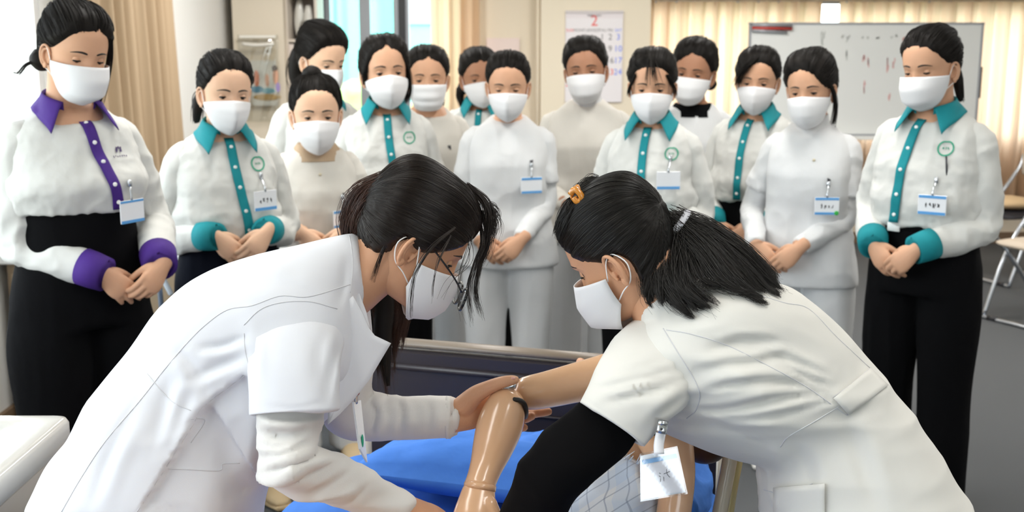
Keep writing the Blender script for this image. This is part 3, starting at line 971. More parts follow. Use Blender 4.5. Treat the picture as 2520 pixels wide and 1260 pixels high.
        G = A(rows); G[1:] = push_out(B, G[1:], .0045)
        inner = np.stack([P_sta, P_top + A([0, 0, .0005])])
        mk('collar', [grid_shell(G, .0022), grid_shell(inner[:, ::-1], .0015)], cm, root)
        for k in (1, -1):
            d2 = nrm(Wr[k] - E[k]); a_, b_ = Wr[k] - d2 * .056, Wr[k] + d2 * .012
            mk('cuff', tube([a_ - d2 * .002, a_, a_ + d2 * .030, b_, b_, b_ - d2 * .012], A([.036, .0485, .0475, .044, .036, .034]) * s, n=24, res=1), cm, root)
        zs = np.linspace(.822 * H, (z1 + .004) * H, 26)
        xs = cloth.get('px', 0.0) + cloth.get('ps', 0.0) * np.linspace(0, 1, 26) + .005 * np.sin(np.linspace(0, 5, 26))
        pl = mk('placket', strip_on(B, xs, zs, .030 * s, .004), cm, root)
        for k in range(5):
            i = 2 + int(k * 5.4)
            p = A(on_front(B, xs[i], zs[i], .0062))
            mk('button', tube([p + A([0, -.001, 0]), p + A([0, .0015, 0]), p + A([0, .0022, 0])], [.0058, .0058, .0042], n=14, res=1, up=(0, 0, 1)), M_BTN, pl)
    for ex in extra:
        if ex[0] == 'badge':
            _, bx, bz, scr, blu = ex[:5]
            bz = bz * H
            w, h = .085, .062
            c0 = A(on_front(B, bx, bz, .012)); 
            yb_ = max(on_front(B, bx + dx, bz + dz, .008)[1] for dx in (-w / 2, 0, w / 2) for dz in (-h / 2, h / 2))
            tilt = math.atan2(on_front(B, bx + .04, bz, 0)[1] - on_front(B, bx - .04, bz, 0)[1], .08)
            Mb = rot('Z', math.degrees(tilt) * .8); c0 = A([bx, yb_ + .002, bz])
            card = mk('name_badge', xf(box((0, 0, 0), (w, .003, h), bev=.001), Mb, c0), M_CARD, root, smooth=False)
            for dz, hh in blu: mk('badge_stripe', xf(box((0, .0021, dz), (w * .96, .0008, hh)), Mb, c0), M_BLUE, card, smooth=False)
            if scr:
                g = scribble(scr, w * .6, h * .3, 4, .0022)
                g = [(np.stack([-V[:, 0], V[:, 2] + .0022, V[:, 1]], -1) if len(V) else V, F_) for V, F_ in merge(g)]
                mk('badge_writing', xf(g, Mb, c0), M_INK, card, smooth=False)
            ct = A(on_front(B, bx, bz + .075, .006))
            mk('badge_clip', [tube([c0 + A([0, .001, h / 2 - .004]), c0 + A([0, .002, h / 2 + .012]), ct], [.003, .0035, .0035], n=6, res=2, r2=[.001, .001, .001], up=(1, 0, 0)),
                              xf(box((0, 0, 0), (.012, .006, .020), bev=.002), np.eye(3), ct)], M_METAL, card)
            if len(ex) > 5: mk('badge_dot', xf(ell((-.034, .003, -.024), .008, .0012, .008, 16, 8), Mb, c0), mat('dot_green', '#35b34a', rough=.4), card)
        elif ex[0] == 'emblem':
            _, bx, bz, knd = ex
            bz = bz * H
            if knd == 'ring':
                a = np.linspace(0, 2 * PI, 33); r0, r1 = .024, .0195
                heart = 1 - .10 * np.exp(-((a - PI / 2) / .25) ** 2)
                R = np.stack([np.stack([np.cos(a) * r0 * heart, np.sin(a) * r0 * heart, a * 0], -1), np.stack([np.cos(a) * r1 * heart, np.sin(a) * r1 * heart, a * 0], -1)], 1)
                g = loft(R, caps=False, closed=False)
                mk('embroidered_emblem', flat_letters([g, scribble(5, .02, .006, 3, .0022)], B, bx, bz, .003), M_GREEN, root, smooth=False)
            else:
                g = [scribble(9, .02, .016, 3, .005), xf(scribble(10, .05, .005, 7, .0022), np.eye(3), (0, -.018, 0))]
                mk('embroidered_emblem', flat_letters(g, B, bx, bz, .003), M_VIOLET, root, smooth=False)
        elif ex[0] == 'mock':
            # close-fitting undershirt collar
            a = np.linspace(0, 2 * PI, 32, endpoint=False)
            G = []
            for dz, rr in ((-.045, .078), (-.02, .064), (.012, .0585), (.028, .0565), (.028, .053), (.0, .052)):
                G.append(np.stack([np.sin(a) * rr * s, np.cos(a) * rr * s * .98 - .004 + lean * .3, np.full(32, .842 * H + dz) - .012 * np.maximum(0, np.cos(a))], -1))
            mk('undershirt_collar', loft(G, caps=False), ex[1], root)
        elif ex[0] == 'yoke':
            # undershirt showing in a wide neckline
            rr = torso_rings(H, ex[2] if len(ex) > 2 else .838, .795, .0155, wide=.80, dip=.006)
            rr = [r * A([1, 1, 1]) for r in rr]
            mk('undershirt', loft(rr), ex[1], root)
        elif ex[0] == 'pen':
            p = A(on_front(B, ex[1], ex[2] * H, .004))
            mk('pen', tube([p + A([0, 0, .03]), p + A([-.006, .001, -.03])], .003, n=8, res=1), ex[4], root)
        elif ex[0] == 'belt':
            rr = torso_rings(H, z1 + .012, z1 - .012, .016, steps=3)
            bl_ = mk('belt', loft(rr), M_BLACK, root)
            p = A([ex[1], max(r_[:, 1].max() for r_ in rr) + .004, (z1 - .004) * H])
            mk('belt_buckle', box(p, (.042, .006, .036), bev=.002), M_BTN, bl_)
        elif ex[0] == 'motif':
            g = [scribble(ex[3], .012, .020, 2, .005)]
            mk('chest_motif', flat_letters(g, B, ex[1], ex[2] * H, .003), M_INK, root, smooth=False)
        elif ex[0] == 'button':
            p = A(on_front(B, ex[1], ex[2] * H, .003))
            mk('button', tube([p + A([0, -.001, 0]), p + A([0, .002, 0])], .005, n=12, res=1, up=(0, 0, 1)), mat('button_tan', '#d8ccb0', rough=.4), root)
    PEOPLE.append((root, base, H))
    return root, B, H
# ------------------------------------------------------------------ room shell
M_WALL = mat('wall_paint', '#e8e7e4', rough=0.85, spec=0.2, var=0.02, vscale=3, bump=0.15, bscale=120)
M_WALLF = mat('wall_paint_far', '#e8dcc8', rough=0.85, spec=0.2, var=0.02, vscale=3)
M_PILLAR = mat('pillar_paint', '#dfd4c2', rough=0.85, spec=0.2)
M_CEIL = mat('ceiling_board', '#efede8', rough=0.9)
M_FLOOR = mat('floor_carpet', '#606264', rough=0.95, spec=0.1, var=0.10, vscale=260, bump=0.4, bscale=500, bdist=0.003)
M_FRAMEK = mat('window_frame_dark', '#26262a', rough=0.4, spec=0.5)
M_FRAMEG = mat('window_frame_grey', '#9fa2a8', rough=0.35, metal=0.3)
M_WOOD = mat('baseboard_brown', '#7d6650', rough=0.6)
M_GLASS = glass_mat('window_glass', (0.96, 0.99, 0.99), 0.04)
M_GLASST = glass_mat('window_glass_green', (0.78, 0.98, 0.95), 0.04)
XL, XR, YF, YB, ZC = -2.05, 4.6, 8.75, -2.6, 2.75
def S_(name, g, m, parent=None, smooth=False):
    o = mk(name, g, m, parent, smooth); o['kind'] = 'structure'; return o
S_('floor', box(((XL + XR) / 2, (YF + YB) / 2, -.05), (XR - XL + .4, YF - YB + .4, .1)), M_FLOOR)
S_('ceiling', box(((XL + XR) / 2, (YF + YB) / 2, ZC + .05), (XR - XL + .4, YF - YB + .4, .1)), M_CEIL)
def span(ax, a, b, c0, c1, z0, z1):
    "wall block: ax 'x' -> plane x in [a,b], runs y c0..c1"
    if ax == 'x': return box(((a + b) / 2, (c0 + c1) / 2, (z0 + z1) / 2), (b - a, c1 - c0, z1 - z0))
    return box(((c0 + c1) / 2, (a + b) / 2, (z0 + z1) / 2), (c1 - c0, b - a, z1 - z0))
# left wall: a long window from behind the camera to Y = 5.05
W1a, W1b, W1s, W1t = -1.4, 5.05, .76, 2.25
S_('wall_left', [span('x', XL - .15, XL, YB, YF, 0, W1s), span('x', XL - .15, XL, YB, YF, W1t, ZC), span('x', XL - .15, XL, YB, W1a, W1s, W1t), span('x', XL - .15, XL, W1b, YF, W1s, W1t)], M_WALL)
w1 = empty('window_1', (XL - .05, (W1a + W1b) / 2, W1s)); w1['kind'] = 'structure'
def part(name, g, m, par, smooth=False): return mk(name, xf(g, np.eye(3), -A(par.location)), m, par, smooth)
part('frame', [span('x', XL - .09, XL + .015, W1a, W1b, W1s - .005, W1s + .035), span('x', XL - .10, XL - .04, W1a, W1b, W1s + .035, W1s + .085), span('x', XL - .09, XL - .01, W1a, W1b, W1t - .06, W1t),
               span('x', XL - .09, XL - .01, W1a, W1a + .05, W1s, W1t)], M_FRAMEK, w1)
part('frame', [span('x', XL - .09, XL - .005, W1b - .05, W1b, W1s + .03, W1t)], mat('frame_white', '#dcdad8', rough=.5), w1)
for y_ in (.75, 2.9): part('frame', [span('x', XL - .09, XL - .03, y_ - .03, y_ + .03, W1s, W1t)], M_FRAMEK, w1)
for a_, b_ in ((W1a, .75), (.75, 2.9), (2.9, W1b)): part('pane', [span('x', XL - .065, XL - .06, a_, b_, W1s + .03, W1t)], M_GLASS, w1)
# far wall with two window openings
F2a, F2b, F2s, F2t = -1.50, -.42, .95, 2.15
F3a, F3b, F3s, F3t = 1.10, 4.40, .80, 1.86
S_('wall_far', [span('y', YF, YF + .15, XL - .15, F2a, 0, ZC), span('y', YF, YF + .15, F2a, F2b, 0, F2s), span('y', YF, YF + .15, F2a, F2b, F2t, ZC), span('y', YF, YF + .15, F2b, F3a, 0, ZC),
                span('y', YF, YF + .15, F3a, F3b, 0, F3s), span('y', YF, YF + .15, F3a, F3b, F3t, ZC), span('y', YF, YF + .15, F3b, XR + .15, 0, ZC)], M_WALLF)
S_('wall_right', [span('x', XR, XR + .15, YB, YF, 0, ZC)], M_WALL)
S_('wall_back', [span('y', YB - .15, YB, XL - .15, XR + .15, 0, .8), span('y', YB - .15, YB, XL - .15, XR + .15, 2.3, ZC), span('y', YB - .15, YB, XL - .15, .6, .8, 2.3), span('y', YB - .15, YB, 2.2, XR + .15, .8, 2.3)], M_WALL)
w4 = empty('fill_window_added', (1.4, YB - .05, .8)); w4['kind'] = 'structure'  # added window behind the camera, sized for the fill light it lets in
part('frame', [span('y', YB - .1, YB, .6, 2.2, .8, .85), span('y', YB - .1, YB, .6, 2.2, 2.25, 2.3), span('y', YB - .1, YB, 1.37, 1.43, .8, 2.3)], M_FRAMEK, w4)
part('pane', [span('y', YB - .06, YB - .055, .6, 2.2, .85, 2.25)], M_GLASS, w4)
w2 = empty('window_2', ((F2a + F2b) / 2, YF, F2s)); w2['kind'] = 'structure'
xq = lambda px, Y=8.72: float(WY(px, 100, Y)[0])
part('frame', [span('y', YF - .02, YF + .10, F2a, F2b, F2s, F2s + .05), span('y', YF - .02, YF + .10, F2a, F2b, F2t - .05, F2t), span('y', YF - .03, YF + .10, xq(785), xq(800), F2s, F2t), span('y', YF - .02, YF + .10, xq(981), xq(998), F2s, F2t)], M_FRAMEK, w2)
part('sash', [span('y', YF + .0, YF + .06, xq(800), xq(812), F2s, F2t), span('y', YF + .0, YF + .06, xq(884), xq(911), F2s, F2t), span('y', YF, YF + .06, xq(968), xq(981), F2s, F2t), span('y', YF + .0, YF + .06, xq(998), xq(1006), F2s, F2t)], M_FRAMEG, w2)
for a_, b_ in ((xq(812), xq(884)), (xq(911), xq(968))): part('pane', [span('y', YF + .03, YF + .034, a_, b_, F2s + .05, F2t - .05)], M_GLASST, w2)
part('pane', [span('y', YF + .03, YF + .034, xq(1006), F2b, F2s + .05, F2t - .05)], M_GLASS, w2)
w3 = empty('window_3', ((F3a + F3b) / 2, YF, F3s)); w3['kind'] = 'structure'
part('frame', [span('y', YF, YF + .08, F3a, F3b, F3s, F3s + .04), span('y', YF, YF + .08, F3a, F3b, F3t - .04, F3t)], M_FRAMEG, w3)
for x_ in (2.2, 3.3): part('sash', [span('y', YF + .01, YF + .07, x_ - .03, x_ + .03, F3s, F3t)], M_FRAMEG, w3)
for a_, b_ in ((F3a, 2.2), (2.2, 3.3), (3.3, F3b)): part('pane', [span('y', YF + .03, YF + .034, a_, b_, F3s + .04, F3t - .04)], M_GLASS, w3)
# pillars, pipe edge and skirting
S_('trim_1', [span('y', 8.20, YF, xq(574, 8.2), xq(699, 8.2), 0, ZC)], M_PILLAR)
S_('trim_2', [span('y', 8.55, YF, xq(1331, 8.55), xq(1600, 8.55), 0, ZC)], mat('pillar_paint_light', '#eadfca', rough=.85))
S_('trim_3', [tube([[xq(1325, 8.62), 8.62, 0], [xq(1325, 8.62), 8.62, ZC]], .018, n=12)], M_WALLF, smooth=True)
S_('baseboard_far', [span('y', YF - .02, YF, XL, XR, 0, .085)], M_WOOD)
S_('baseboard_left', [span('x', XL, XL + .02, YB, 8.2, 0, .085)], M_WOOD)
# ceiling lamp housings
M_LAMP = mat('lamp_housing', '#f4f4f2', rough=.4)
for i, (x_, y_) in enumerate(LAMPS):
    o = empty('ceiling_lamp', (x_, y_, ZC)); tag(o, 'white ceiling lamp housing, ' + ('left row', 'middle row', 'right row')[0 if x_ < 0 else 1 if x_ < 2 else 2] + ', ' + {1.1: 'over the bed end', 3.7: 'over the onlookers', 6.4: 'near the far wall', 2.4: 'nearer the camera', 5.2: 'nearer the whiteboard'}[y_], 'lamp', 'ceiling lamps')
    mk('housing', [box((-.19, 0, -.06), (.03, 1.3, .12)), box((.19, 0, -.06), (.03, 1.3, .12)), box((0, 0, -.02), (.4, 1.3, .04))], M_LAMP, o, smooth=False)
# ------------------------------------------------------------------ what stands outside
M_LEAF = mat('foliage', '#b4bfa8', rough=.8, var=.2, vscale=3)
M_LEAFY = mat('foliage_yellow', '#c3c878', rough=.8, var=.25, vscale=3)
def bush(name, label, c, r, m, seed):
    g = []
    q = np.random.default_rng(seed)
    for k in range(26):
        d = nrm(q.normal(size=3)) * A(r) * q.uniform(.45, .85); rr = min(r) * q.uniform(.25, .45)
        V, F = ell(A(c) + d, rr, rr, rr, 12, 8)[0]; 
        g.append(ell(A(c) + d, rr, rr * .9, rr * .8, 12, 8))
    V, F = voxel(g + [ell(c, r[0] * .8, r[1] * .8, r[2] * .8)], min(r) * .06, 1)
    V = V + vnormals(V, F) * (min(r) * .12 * (vnoise(V * 6 / min(r), seed) - .5))[:, None]
    b = A([c[0], c[1], 0]); o = empty(name, b); tag(o, label, 'tree')
    mk('foliage', xf([(V, F)], np.eye(3), -b), m, o, fixn=False)
    mk('trunk', tube([[0, 0, -.6], [0, 0, c[2]]], min(r) * .12, n=8), M_WOOD, o)
bush('garden_tree', 'yellow-green tree outside the narrow far window', (-1.75, 12.5, .35), (1.2, 1.0, .95), M_LEAFY, 3)
bush('garden_tree', 'pale green tree outside the big left window, nearer the sill', (-7.6, 13.0, .2), (1.9, 1.9, 1.6), M_LEAF, 4)
hb = empty('house', (-3.2, 20, 0)); tag(hb, 'pale teal building far outside the narrow window', 'building')
mk('wall', box((0, 0, 2.5), (7, 4, 5)), mat('house_teal', '#8fd8d0', rough=.8), hb, smooth=False)
mk('roof', box((0, 0, 5.2), (7.6, 4.6, .3), bev=.05), mat('house_roof', '#c9ccd0'), hb, smooth=False)
for x_ in (-2, 0, 2): mk('window', box((x_, -2.02, 2.4), (.9, .06, 1.2)), M_FRAMEG, hb, smooth=False)
hb = empty('house', (-13.5, 19.5, 0)); tag(hb, 'pale pinkish building outside the big left window', 'building')
mk('wall', box((0, 0, 2.0), (5, 7, 4)), mat('house_pink', '#d8cfc8', rough=.8), hb, smooth=False)
mk('roof', box((0, 0, 4.1), (5.6, 7.6, .3), bev=.05), mat('house_roof', '#c9ccd0'), hb, smooth=False)
for z_ in (1.0, 2.4):
    for y_ in (-2.4, 0, 2.4): mk('window', box((2.52, y_, z_), (.06, 1.0, .8)), M_FRAMEG, hb, smooth=False)
S_('ground', box((0, 10, -.75), (90, 90, .2)), mat('ground_outside', '#a9a892', rough=.9))

# ------------------------------------------------------------------ curtains
M_CURT = cloth_translucent('curtain_beige', '#e6d6c2', '#fff0e0', .85)
M_CURTS = mat('curtain_beige_opaque', '#b39c7f', rough=.9, bump=.2, bscale=300, bdist=.001)
def curtain(name, label, axis, pos, c0, c1, z0, z1, m, amp=.035, wl=.11, seed=0, shift=0.0):
    n = max(24, int((c1 - c0) / .012)); r = 14
    u = np.linspace(0, 1, n); q = np.random.default_rng(seed)
    ph = np.cumsum(q.uniform(.6, 1.4, n)); ph = ph / ph[-1] * (c1 - c0) / wl * 2 * PI
    G = []
    for v in np.linspace(0, 1, r):
        w = amp * (np.sin(ph + .35 * np.sin(3 * v)) + .35 * np.sin(2.3 * ph + v)) * (.55 + .45 * v)
        c = c0 + (c1 - c0) * u + shift * v
        z = z1 + (z0 - z1) * v
        G.append(np.stack([pos + w, c, c * 0 + z], -1) if axis == 'x' else np.stack([c, pos + w, c * 0 + z], -1))
    G = A(G); b = A([pos, (c0 + c1) / 2, z0]) if axis == 'x' else A([(c0 + c1) / 2, pos, z0])
    o = empty(name, b); tag(o, label, 'curtain')
    mk('cloth', xf(grid_shell(G, .002), np.eye(3), -b), m, o)
    hk = []
    for k in np.linspace(.02, .98, max(4, int((c1 - c0) / .14))):
        c = c0 + (c1 - c0) * k
        p = [pos, c, z1] if axis == 'x' else [c, pos, z1]
        hk.append(box(A(p) + A([0, 0, .006]), (.012, .012, .03)))
    for h_ in hk: mk('hook', xf(h_, np.eye(3), -b), M_FRAMEG, o, smooth=False)
    return o
curtain('curtain', 'beige curtain gathered beside the big left window', 'x', XL + .10, 5.15, 6.55, .10, 2.35, M_CURTS, .05, .17, 1, shift=.12)
curtain('curtain', 'narrow peach curtain beside the far window', 'y', YF - .12, xq(1062), xq(1182), .25, 2.3, M_CURT, .035, .10, 2)
curtain('curtain', 'peach curtain on the wall side of the whiteboard', 'y', YF - .13, xq(1600), xq(2012), .30, 1.835, M_CURT, .06, .125, 3)
curtain('curtain', 'long bright peach curtain behind the whiteboard and chairs', 'y', YF - .13, xq(2056), 4.5, .30, 1.835, M_CURT, .06, .125, 4)
o = empty('curtain_rail', (2.75, YF - .13, 1.86)); tag(o, 'brown curtain rail running along the top right of the far wall', 'rail')
mk('rail', box((0, 0, 0), (3.5, .06, .035), bev=.006), mat('rail_tan', '#a58a6a', rough=.5), o, smooth=False)
for x_ in (-1.7, 0, 1.7): mk('bracket', box((x_, .075, .0), (.03, .11, .03)), M_FRAMEG, o, smooth=False)
# ------------------------------------------------------------------ things on and along the far wall
wb0, wb1 = WY(1846, 58, 8.15), WY(2418, 58, 8.15); zb0 = float(WY(2100, 332, 8.15)[2])
wx0, wx1, wz1 = float(wb0[0]), float(wb1[0]), float(wb0[2]); wz0 = zb0
wc = A([(wx0 + wx1) / 2, 8.15, 0]); o = empty('whiteboard', wc); tag(o, 'wide whiteboard on a stand with faint red and grey handwriting', 'whiteboard')
bw, bh, bz = wx1 - wx0, wz1 - wz0, (wz0 + wz1) / 2
mk('panel', box((0, 0, bz), (bw, .02, bh)), mat('board_white', '#e6e8e6', rough=.3, spec=.5), o, smooth=False)
mk('frame', [box((0, 0, wz1), (bw + .02, .03, .015)), box((0, 0, wz0), (bw + .02, .03, .015)), box((-bw / 2, 0, bz), (.015, .03, bh)), box((bw / 2, 0, bz), (.015, .03, bh))], M_FRAMEG, o, smooth=False)
mk('tray', [box((0, -.05, wz0 - .02), (bw * .8, .09, .012)), box((0, -.095, wz0 - .012), (bw * .8, .008, .025))], mat('tray_white', '#f2f2ee', rough=.4), o, smooth=False)
for sx in (-1, 1):
    lg = mk('leg', [tube([[sx * (bw / 2 - .16), .03, .09], [sx * (bw / 2 - .16), .03, wz1 - .05]], .018, n=10), tube([[sx * (bw / 2 - .16), -.28, .08], [sx * (bw / 2 - .16), .34, .08]], .016, n=10)], M_FRAMEG, o)
    for y_ in (-.27, .33): mk('caster', tube([[sx * (bw / 2 - .16) - .012, y_, .033], [sx * (bw / 2 - .16) + .012, y_, .033]], .033, n=16), M_FRAMEK, lg)
mk('corner_bracket', [box((bw / 2 + .01, .01, bz - .02), (.03, .02, .22))], mat('bracket_brown', '#4a3626', rough=.5), o, smooth=False)
def bpos(px, py): p = WY(px, py, 8.139); return A([p[0] - wc[0], -.0115, p[2]])
pn = []
for (a_, b_, m_) in (((1850, 62), (1948, 63), M_FRAMEG), ((1850, 69), (1948, 71), mat('pen_red', '#b8433a', rough=.4)), ((1850, 75), (1935, 80), M_FRAMEG)):
    oo = mk('marker_pen', tube([bpos(*a_) + A([0, -.014, 0]), bpos(*b_) + A([0, -.014, 0])], .011, n=10, res=1), m_, None); oo.location = wc
    tag(oo, {62: 'grey marker stick uppermost on the whiteboard', 69: 'red marker stick between two grey ones on the whiteboard', 75: 'grey marker stick lowest of the three on the whiteboard'}[a_[1]], 'pen', 'marker sticks on the whiteboard')
mg = mk('magnet', tube([bpos(2227, 97) + A([0, .002, 0]), bpos(2227, 97) + A([0, -.012, 0])], .016, n=16, res=1), mat('magnet_red', '#b5573e', rough=.4), None); mg.location = wc
tag(mg, 'small round red magnet on the whiteboard by the rightmost head', 'magnet')
ms, mr = mat('marker_grey', '#b9bdb8', rough=.5), mat('marker_pink', '#e0a3a0', rough=.5)
def wscrib(px, py, w, h, seed, m, n=3):
    g = scribble(seed, w, h, n, .006); p = bpos(px, py)
    g = [(np.stack([V[:, 0], 0 * V[:, 0] - .0006, V[:, 1]], -1) + p if len(V) else V, F) for V, F in merge(g)]
    mk('handwriting', g, m, o, smooth=False)
for i, (px, py, w, h, m, n) in enumerate(((2025, 95, .05, .10, ms, 1), (2080, 95, .08, .05, ms, 2), (2082, 135, .03, .08, ms, 1), (2130, 93, .07, .02, ms, 2), (2160, 92, .05, .02, ms, 1), (2200, 90, .06, .03, ms, 2),
        (2132, 150, .07, .11, mr, 2), (2192, 158, .07, .12, mr, 2), (2127, 215, .02, .14, mr, 1), (2188, 245, .02, .14, mr, 1))): wscrib(px, py, w, h, 60 + i, m, n)
# calendar: February with a red 23 and blue Saturdays
c0, c1 = WY(1392, 26, 8.535), WY(1530, 250, 8.535); cw, ch = c1[0] - c0[0], c0[2] - c1[2]
cc = A([(c0[0] + c1[0]) / 2, 8.54, (c0[2] + c1[2]) / 2]); o = empty('wall_calendar', cc); tag(o, 'large paper wall calendar with red 2 and blue last column', 'calendar')
mk('page', box((0, .0, 0), (cw, .012, ch)), mat('paper_pale', '#e6dfe2', rough=.7), o, smooth=False)
mk('page', box((0, -.0075, -.03), (cw * .98, .002, ch * .92)), mat('paper_white', '#ebe7ea', rough=.7), o, smooth=False)
mk('binding_strip', box((0, -.006, ch / 2 - .01), (cw * 1.01, .014, .02)), mat('binding_grey', '#cfc8c8', rough=.4), o, smooth=False)
MR, MB, MK = mat('print_red', '#e8524a', rough=.6), mat('print_blue', '#5b7be8', rough=.6), mat('print_grey', '#6d6a6c', rough=.6)
def prt(s, x, z, size, m, nm='printed_number'):
    g = text_geo(s, size); g = [(np.stack([V[:, 0] + x, 0 * V[:, 0] - .0092, V[:, 1] + z], -1), F) for V, F in g]
    mk(nm, g, m, o, smooth=False)
prt('2', 0, ch * .385, .11, MR); prt('FEBRUARY', 0, ch * .445, .022, MK, 'printed_word')
cxs = np.linspace(-cw * .42, cw * .42, 7)
for k, s in enumerate(('SUN', 'MON', 'TUE', 'WED', 'THU', 'FRI', 'SAT')): prt(s, cxs[k], ch * .285, .030, MR if k == 0 else MB if k == 6 else MK, 'printed_word')
for d in range(1, 30):
    k = (d + 3) % 7; row = (d + 3) // 7
    prt(str(d), cxs[k], ch * (.21 - .128 * row), .062, MR if (k == 0 or d in (12, 23)) else MB if k == 6 else MK)
for sx in (-1, 1):
    o2 = mk('paper_notice', box((0, 0, 0), (.25, .003, .34)), mat('paper_pink', '#e8d6d0', rough=.6), None, smooth=False) if sx < 0 else None
    if o2: o2.location = WY(1238, 150, 8.735); tag(o2, 'pale pink paper notice pinned to the far wall left of the calendar', 'notice')
# clear hanging bag with a printed sheet on the pillar
p0, p1 = WY(584, 86, 8.16), WY(692, 300, 8.16); bwid, bht = p1[0] - p0[0], p0[2] - p1[2]
pc = A([(p0[0] + p1[0]) / 2, 8.165, (p0[2] + p1[2]) / 2]); o = empty('hanging_bag', pc); tag(o, 'clear plastic bag holding a printed picture sheet, hung on the pillar', 'bag')
G = []
for v in np.linspace(0, 1, 12):
    u = np.linspace(-1, 1, 18)
    G.append(np.stack([u * bwid / 2, -.028 * np.cos(u * PI / 2) * math.sin(PI * (.08 + .9 * v)) - .004 + .006 * np.sin(u * 9 + v * 12), u * 0 + bht * (.5 - v)], -1))
mk('bag_film', grid_shell(A(G)[:, ::-1], .001), glass_mat('clear_film', (.93, .93, .91), .10), o)
mk('bag_fold', [tube([[-bwid * .36, -.036, bht * .40], [0, -.045, bht * .385], [bwid * .42, -.036, bht * .40]], .012, n=8, res=4)], mat('film_fold', '#e9e6de', rough=.15, spec=.8), o)
mk('zip_bar', box((0, -.012, bht / 2 - .012), (bwid * .9, .012, .02), bev=.003), mat('zip_white', '#efece4', rough=.3), o, smooth=False)
sh = mk('picture_sheet', box((bwid * .12, -.006, -bht * .05), (bwid * .62, .003, bht * .52)), mat('sheet_grey', '#d9dad6', rough=.6), o, smooth=False)
for (x, z, rx, rz, cl) in ((-.02, .0, .02, .06, '#d9825f'), (.055, -.01, .016, .045, '#dba98f'), (.115, .02, .02, .06, '#d8a58a'), (.112, .07, .02, .025, '#4a3a34'), (-.02, -.075, .05, .025, '#4d8fb0'), (.06, -.085, .05, .02, '#78afc0'), (.13, -.06, .016, .035, '#9d8bc0'), (.05, -.13, .10, .024, '#b99a62')):
    mk('printed_patch', ell((x, -.0085, z), rx, .0012, rz, 16, 8), mat('print_' + cl[1:], cl, rough=.6), sh)
# narrow rack with packs in the corner by the window
rx0, rx1 = xq(701, 8.3), xq(784, 8.3); o = empty('storage_rack', ((rx0 + rx1) / 2, 8.45, 0)); tag(o, 'narrow white storage rack squeezed between pillar and window', 'rack')
rw = rx1 - rx0 - .01
zs_ = [float(WY(740, y_, 8.3)[2]) for y_ in (100, 205)]
mk('side_panel', box((-rw / 2 + .01, 0, .95), (.02, .3, 1.9)), mat('rack_white', '#dcd2c6', rough=.5), o, smooth=False)
mk('side_panel', box((rw / 2 - .01, 0, .95), (.02, .3, 1.9)), mat('rack_white', '#dcd2c6', rough=.5), o, smooth=False)
mk('back_panel', box((0, .145, .95), (rw, .01, 1.9)), mat('rack_grey', '#a89d94', rough=.6), o, smooth=False)
for z_ in (zs_[0], .9, .45, .08, 1.88): mk('shelf', box((0, 0, z_), (rw - .04, .3, .02)), mat('rack_white', '#dcd2c6', rough=.5), o, smooth=False)
mk('drawer_front', box((0, -.15, zs_[0] - .09), (rw - .04, .02, .13), bev=.004), mat('drawer_pink', '#e3d8d2', rough=.4), o, smooth=False)
q = np.random.default_rng(12)
packs = [('clear film pack standing at the back of the rack shelf', '#f4f4ee', (-.05, .02)), ('white tube pack on the rack shelf', '#e8e8e2', (.04, -.03)), ('grey coiled pack on the rack shelf', '#8f8c86', (.01, -.08)), ('blue capped pack on top of the rack packs', '#5a63a0', (-.01, .05))]
for i, (lb, cl, (dx, dy)) in enumerate(packs):
    h_ = (.28, .24, .13, .12)[i]; zb = zs_[0] + .010 + (0 if i < 3 else .0)
    G = []
    for v in np.linspace(0, 1, 9):
        a = np.linspace(0, 2 * PI, 18, endpoint=False); rr = .038 * math.sin(PI * (.14 + .80 * v)) ** .5 * (1 + .10 * np.sin(a * 5 + v * 7 + i))
        G.append(np.stack([np.cos(a) * rr, np.sin(a) * rr * .8, a * 0 + h_ * v], -1))
    oo = mk('plastic_pack', loft(G), mat('pack_' + cl[1:], cl, rough=.15, spec=.8), None)
    oo.location = (float(o.location[0]) + dx * .8, 8.45 + dy + (.02 if i == 3 else 0), zb if i < 3 else zs_[0] + .01); tag(oo, lb, 'pack', 'packs on the rack shelf')

# ------------------------------------------------------------------ folding chairs at the right
M_CHROME = mat('chrome', '#c3c8d0', rough=.22, metal=1.0)
M_SEAT = mat('seat_black', '#25242a', rough=.6)
M_BACKR = mat('seat_back_beige', '#cfc0ae', rough=.6)
def chair(label, loc, rz, seatm=M_SEAT):
    o = empty('folding_chair', loc, rz); tag(o, label, 'chair', 'folding chairs by the curtain')
    r = .012
    mk('front_leg_frame', tube([[-.20, -.24, .80], [-.20, -.20, .70], [-.20, .05, .40], [-.20, .20, .05], [-.19, .215, .014], [0, .215, .014], [.19, .215, .014], [.20, .20, .05], [.20, .05, .40], [.20, -.20, .70], [.20, -.24, .80]], r, n=10, res=3), M_CHROME, o)
    mk('rear_leg_frame', tube([[-.175, .12, .42], [-.175, -.22, .05], [-.165, -.235, .014], [0, -.235, .014], [.165, -.235, .014], [.175, -.22, .05], [.175, .12, .42]], r, n=10, res=3), M_CHROME, o)
    for sx in (-1, 1):
        for y_ in (.215, -.235): mk('rubber_foot', tube([[sx * .11, y_, .0145], [sx * .17, y_, .0145]], .0145, n=10, res=1), M_FRAMEK, o)
    G = [[x, y, z] for x, y, z in ((0, -.17, .44), (0, .0, .445), (0, .17, .445), (0, .20, .44))]
    mk('seat', tube(G, [.022, .026, .024, .014], n=20, res=4, up=(0, 0, 1), r2=[.15, .19, .185, .16], round_=3), seatm, o)
    mk('backrest', tube([[-.19, -.235, .74], [0, -.262, .74], [.19, -.235, .74]], .075, n=16, res=4, up=(0, 0, 1), r2=.014, round_=2), M_BACKR, o)
    return o
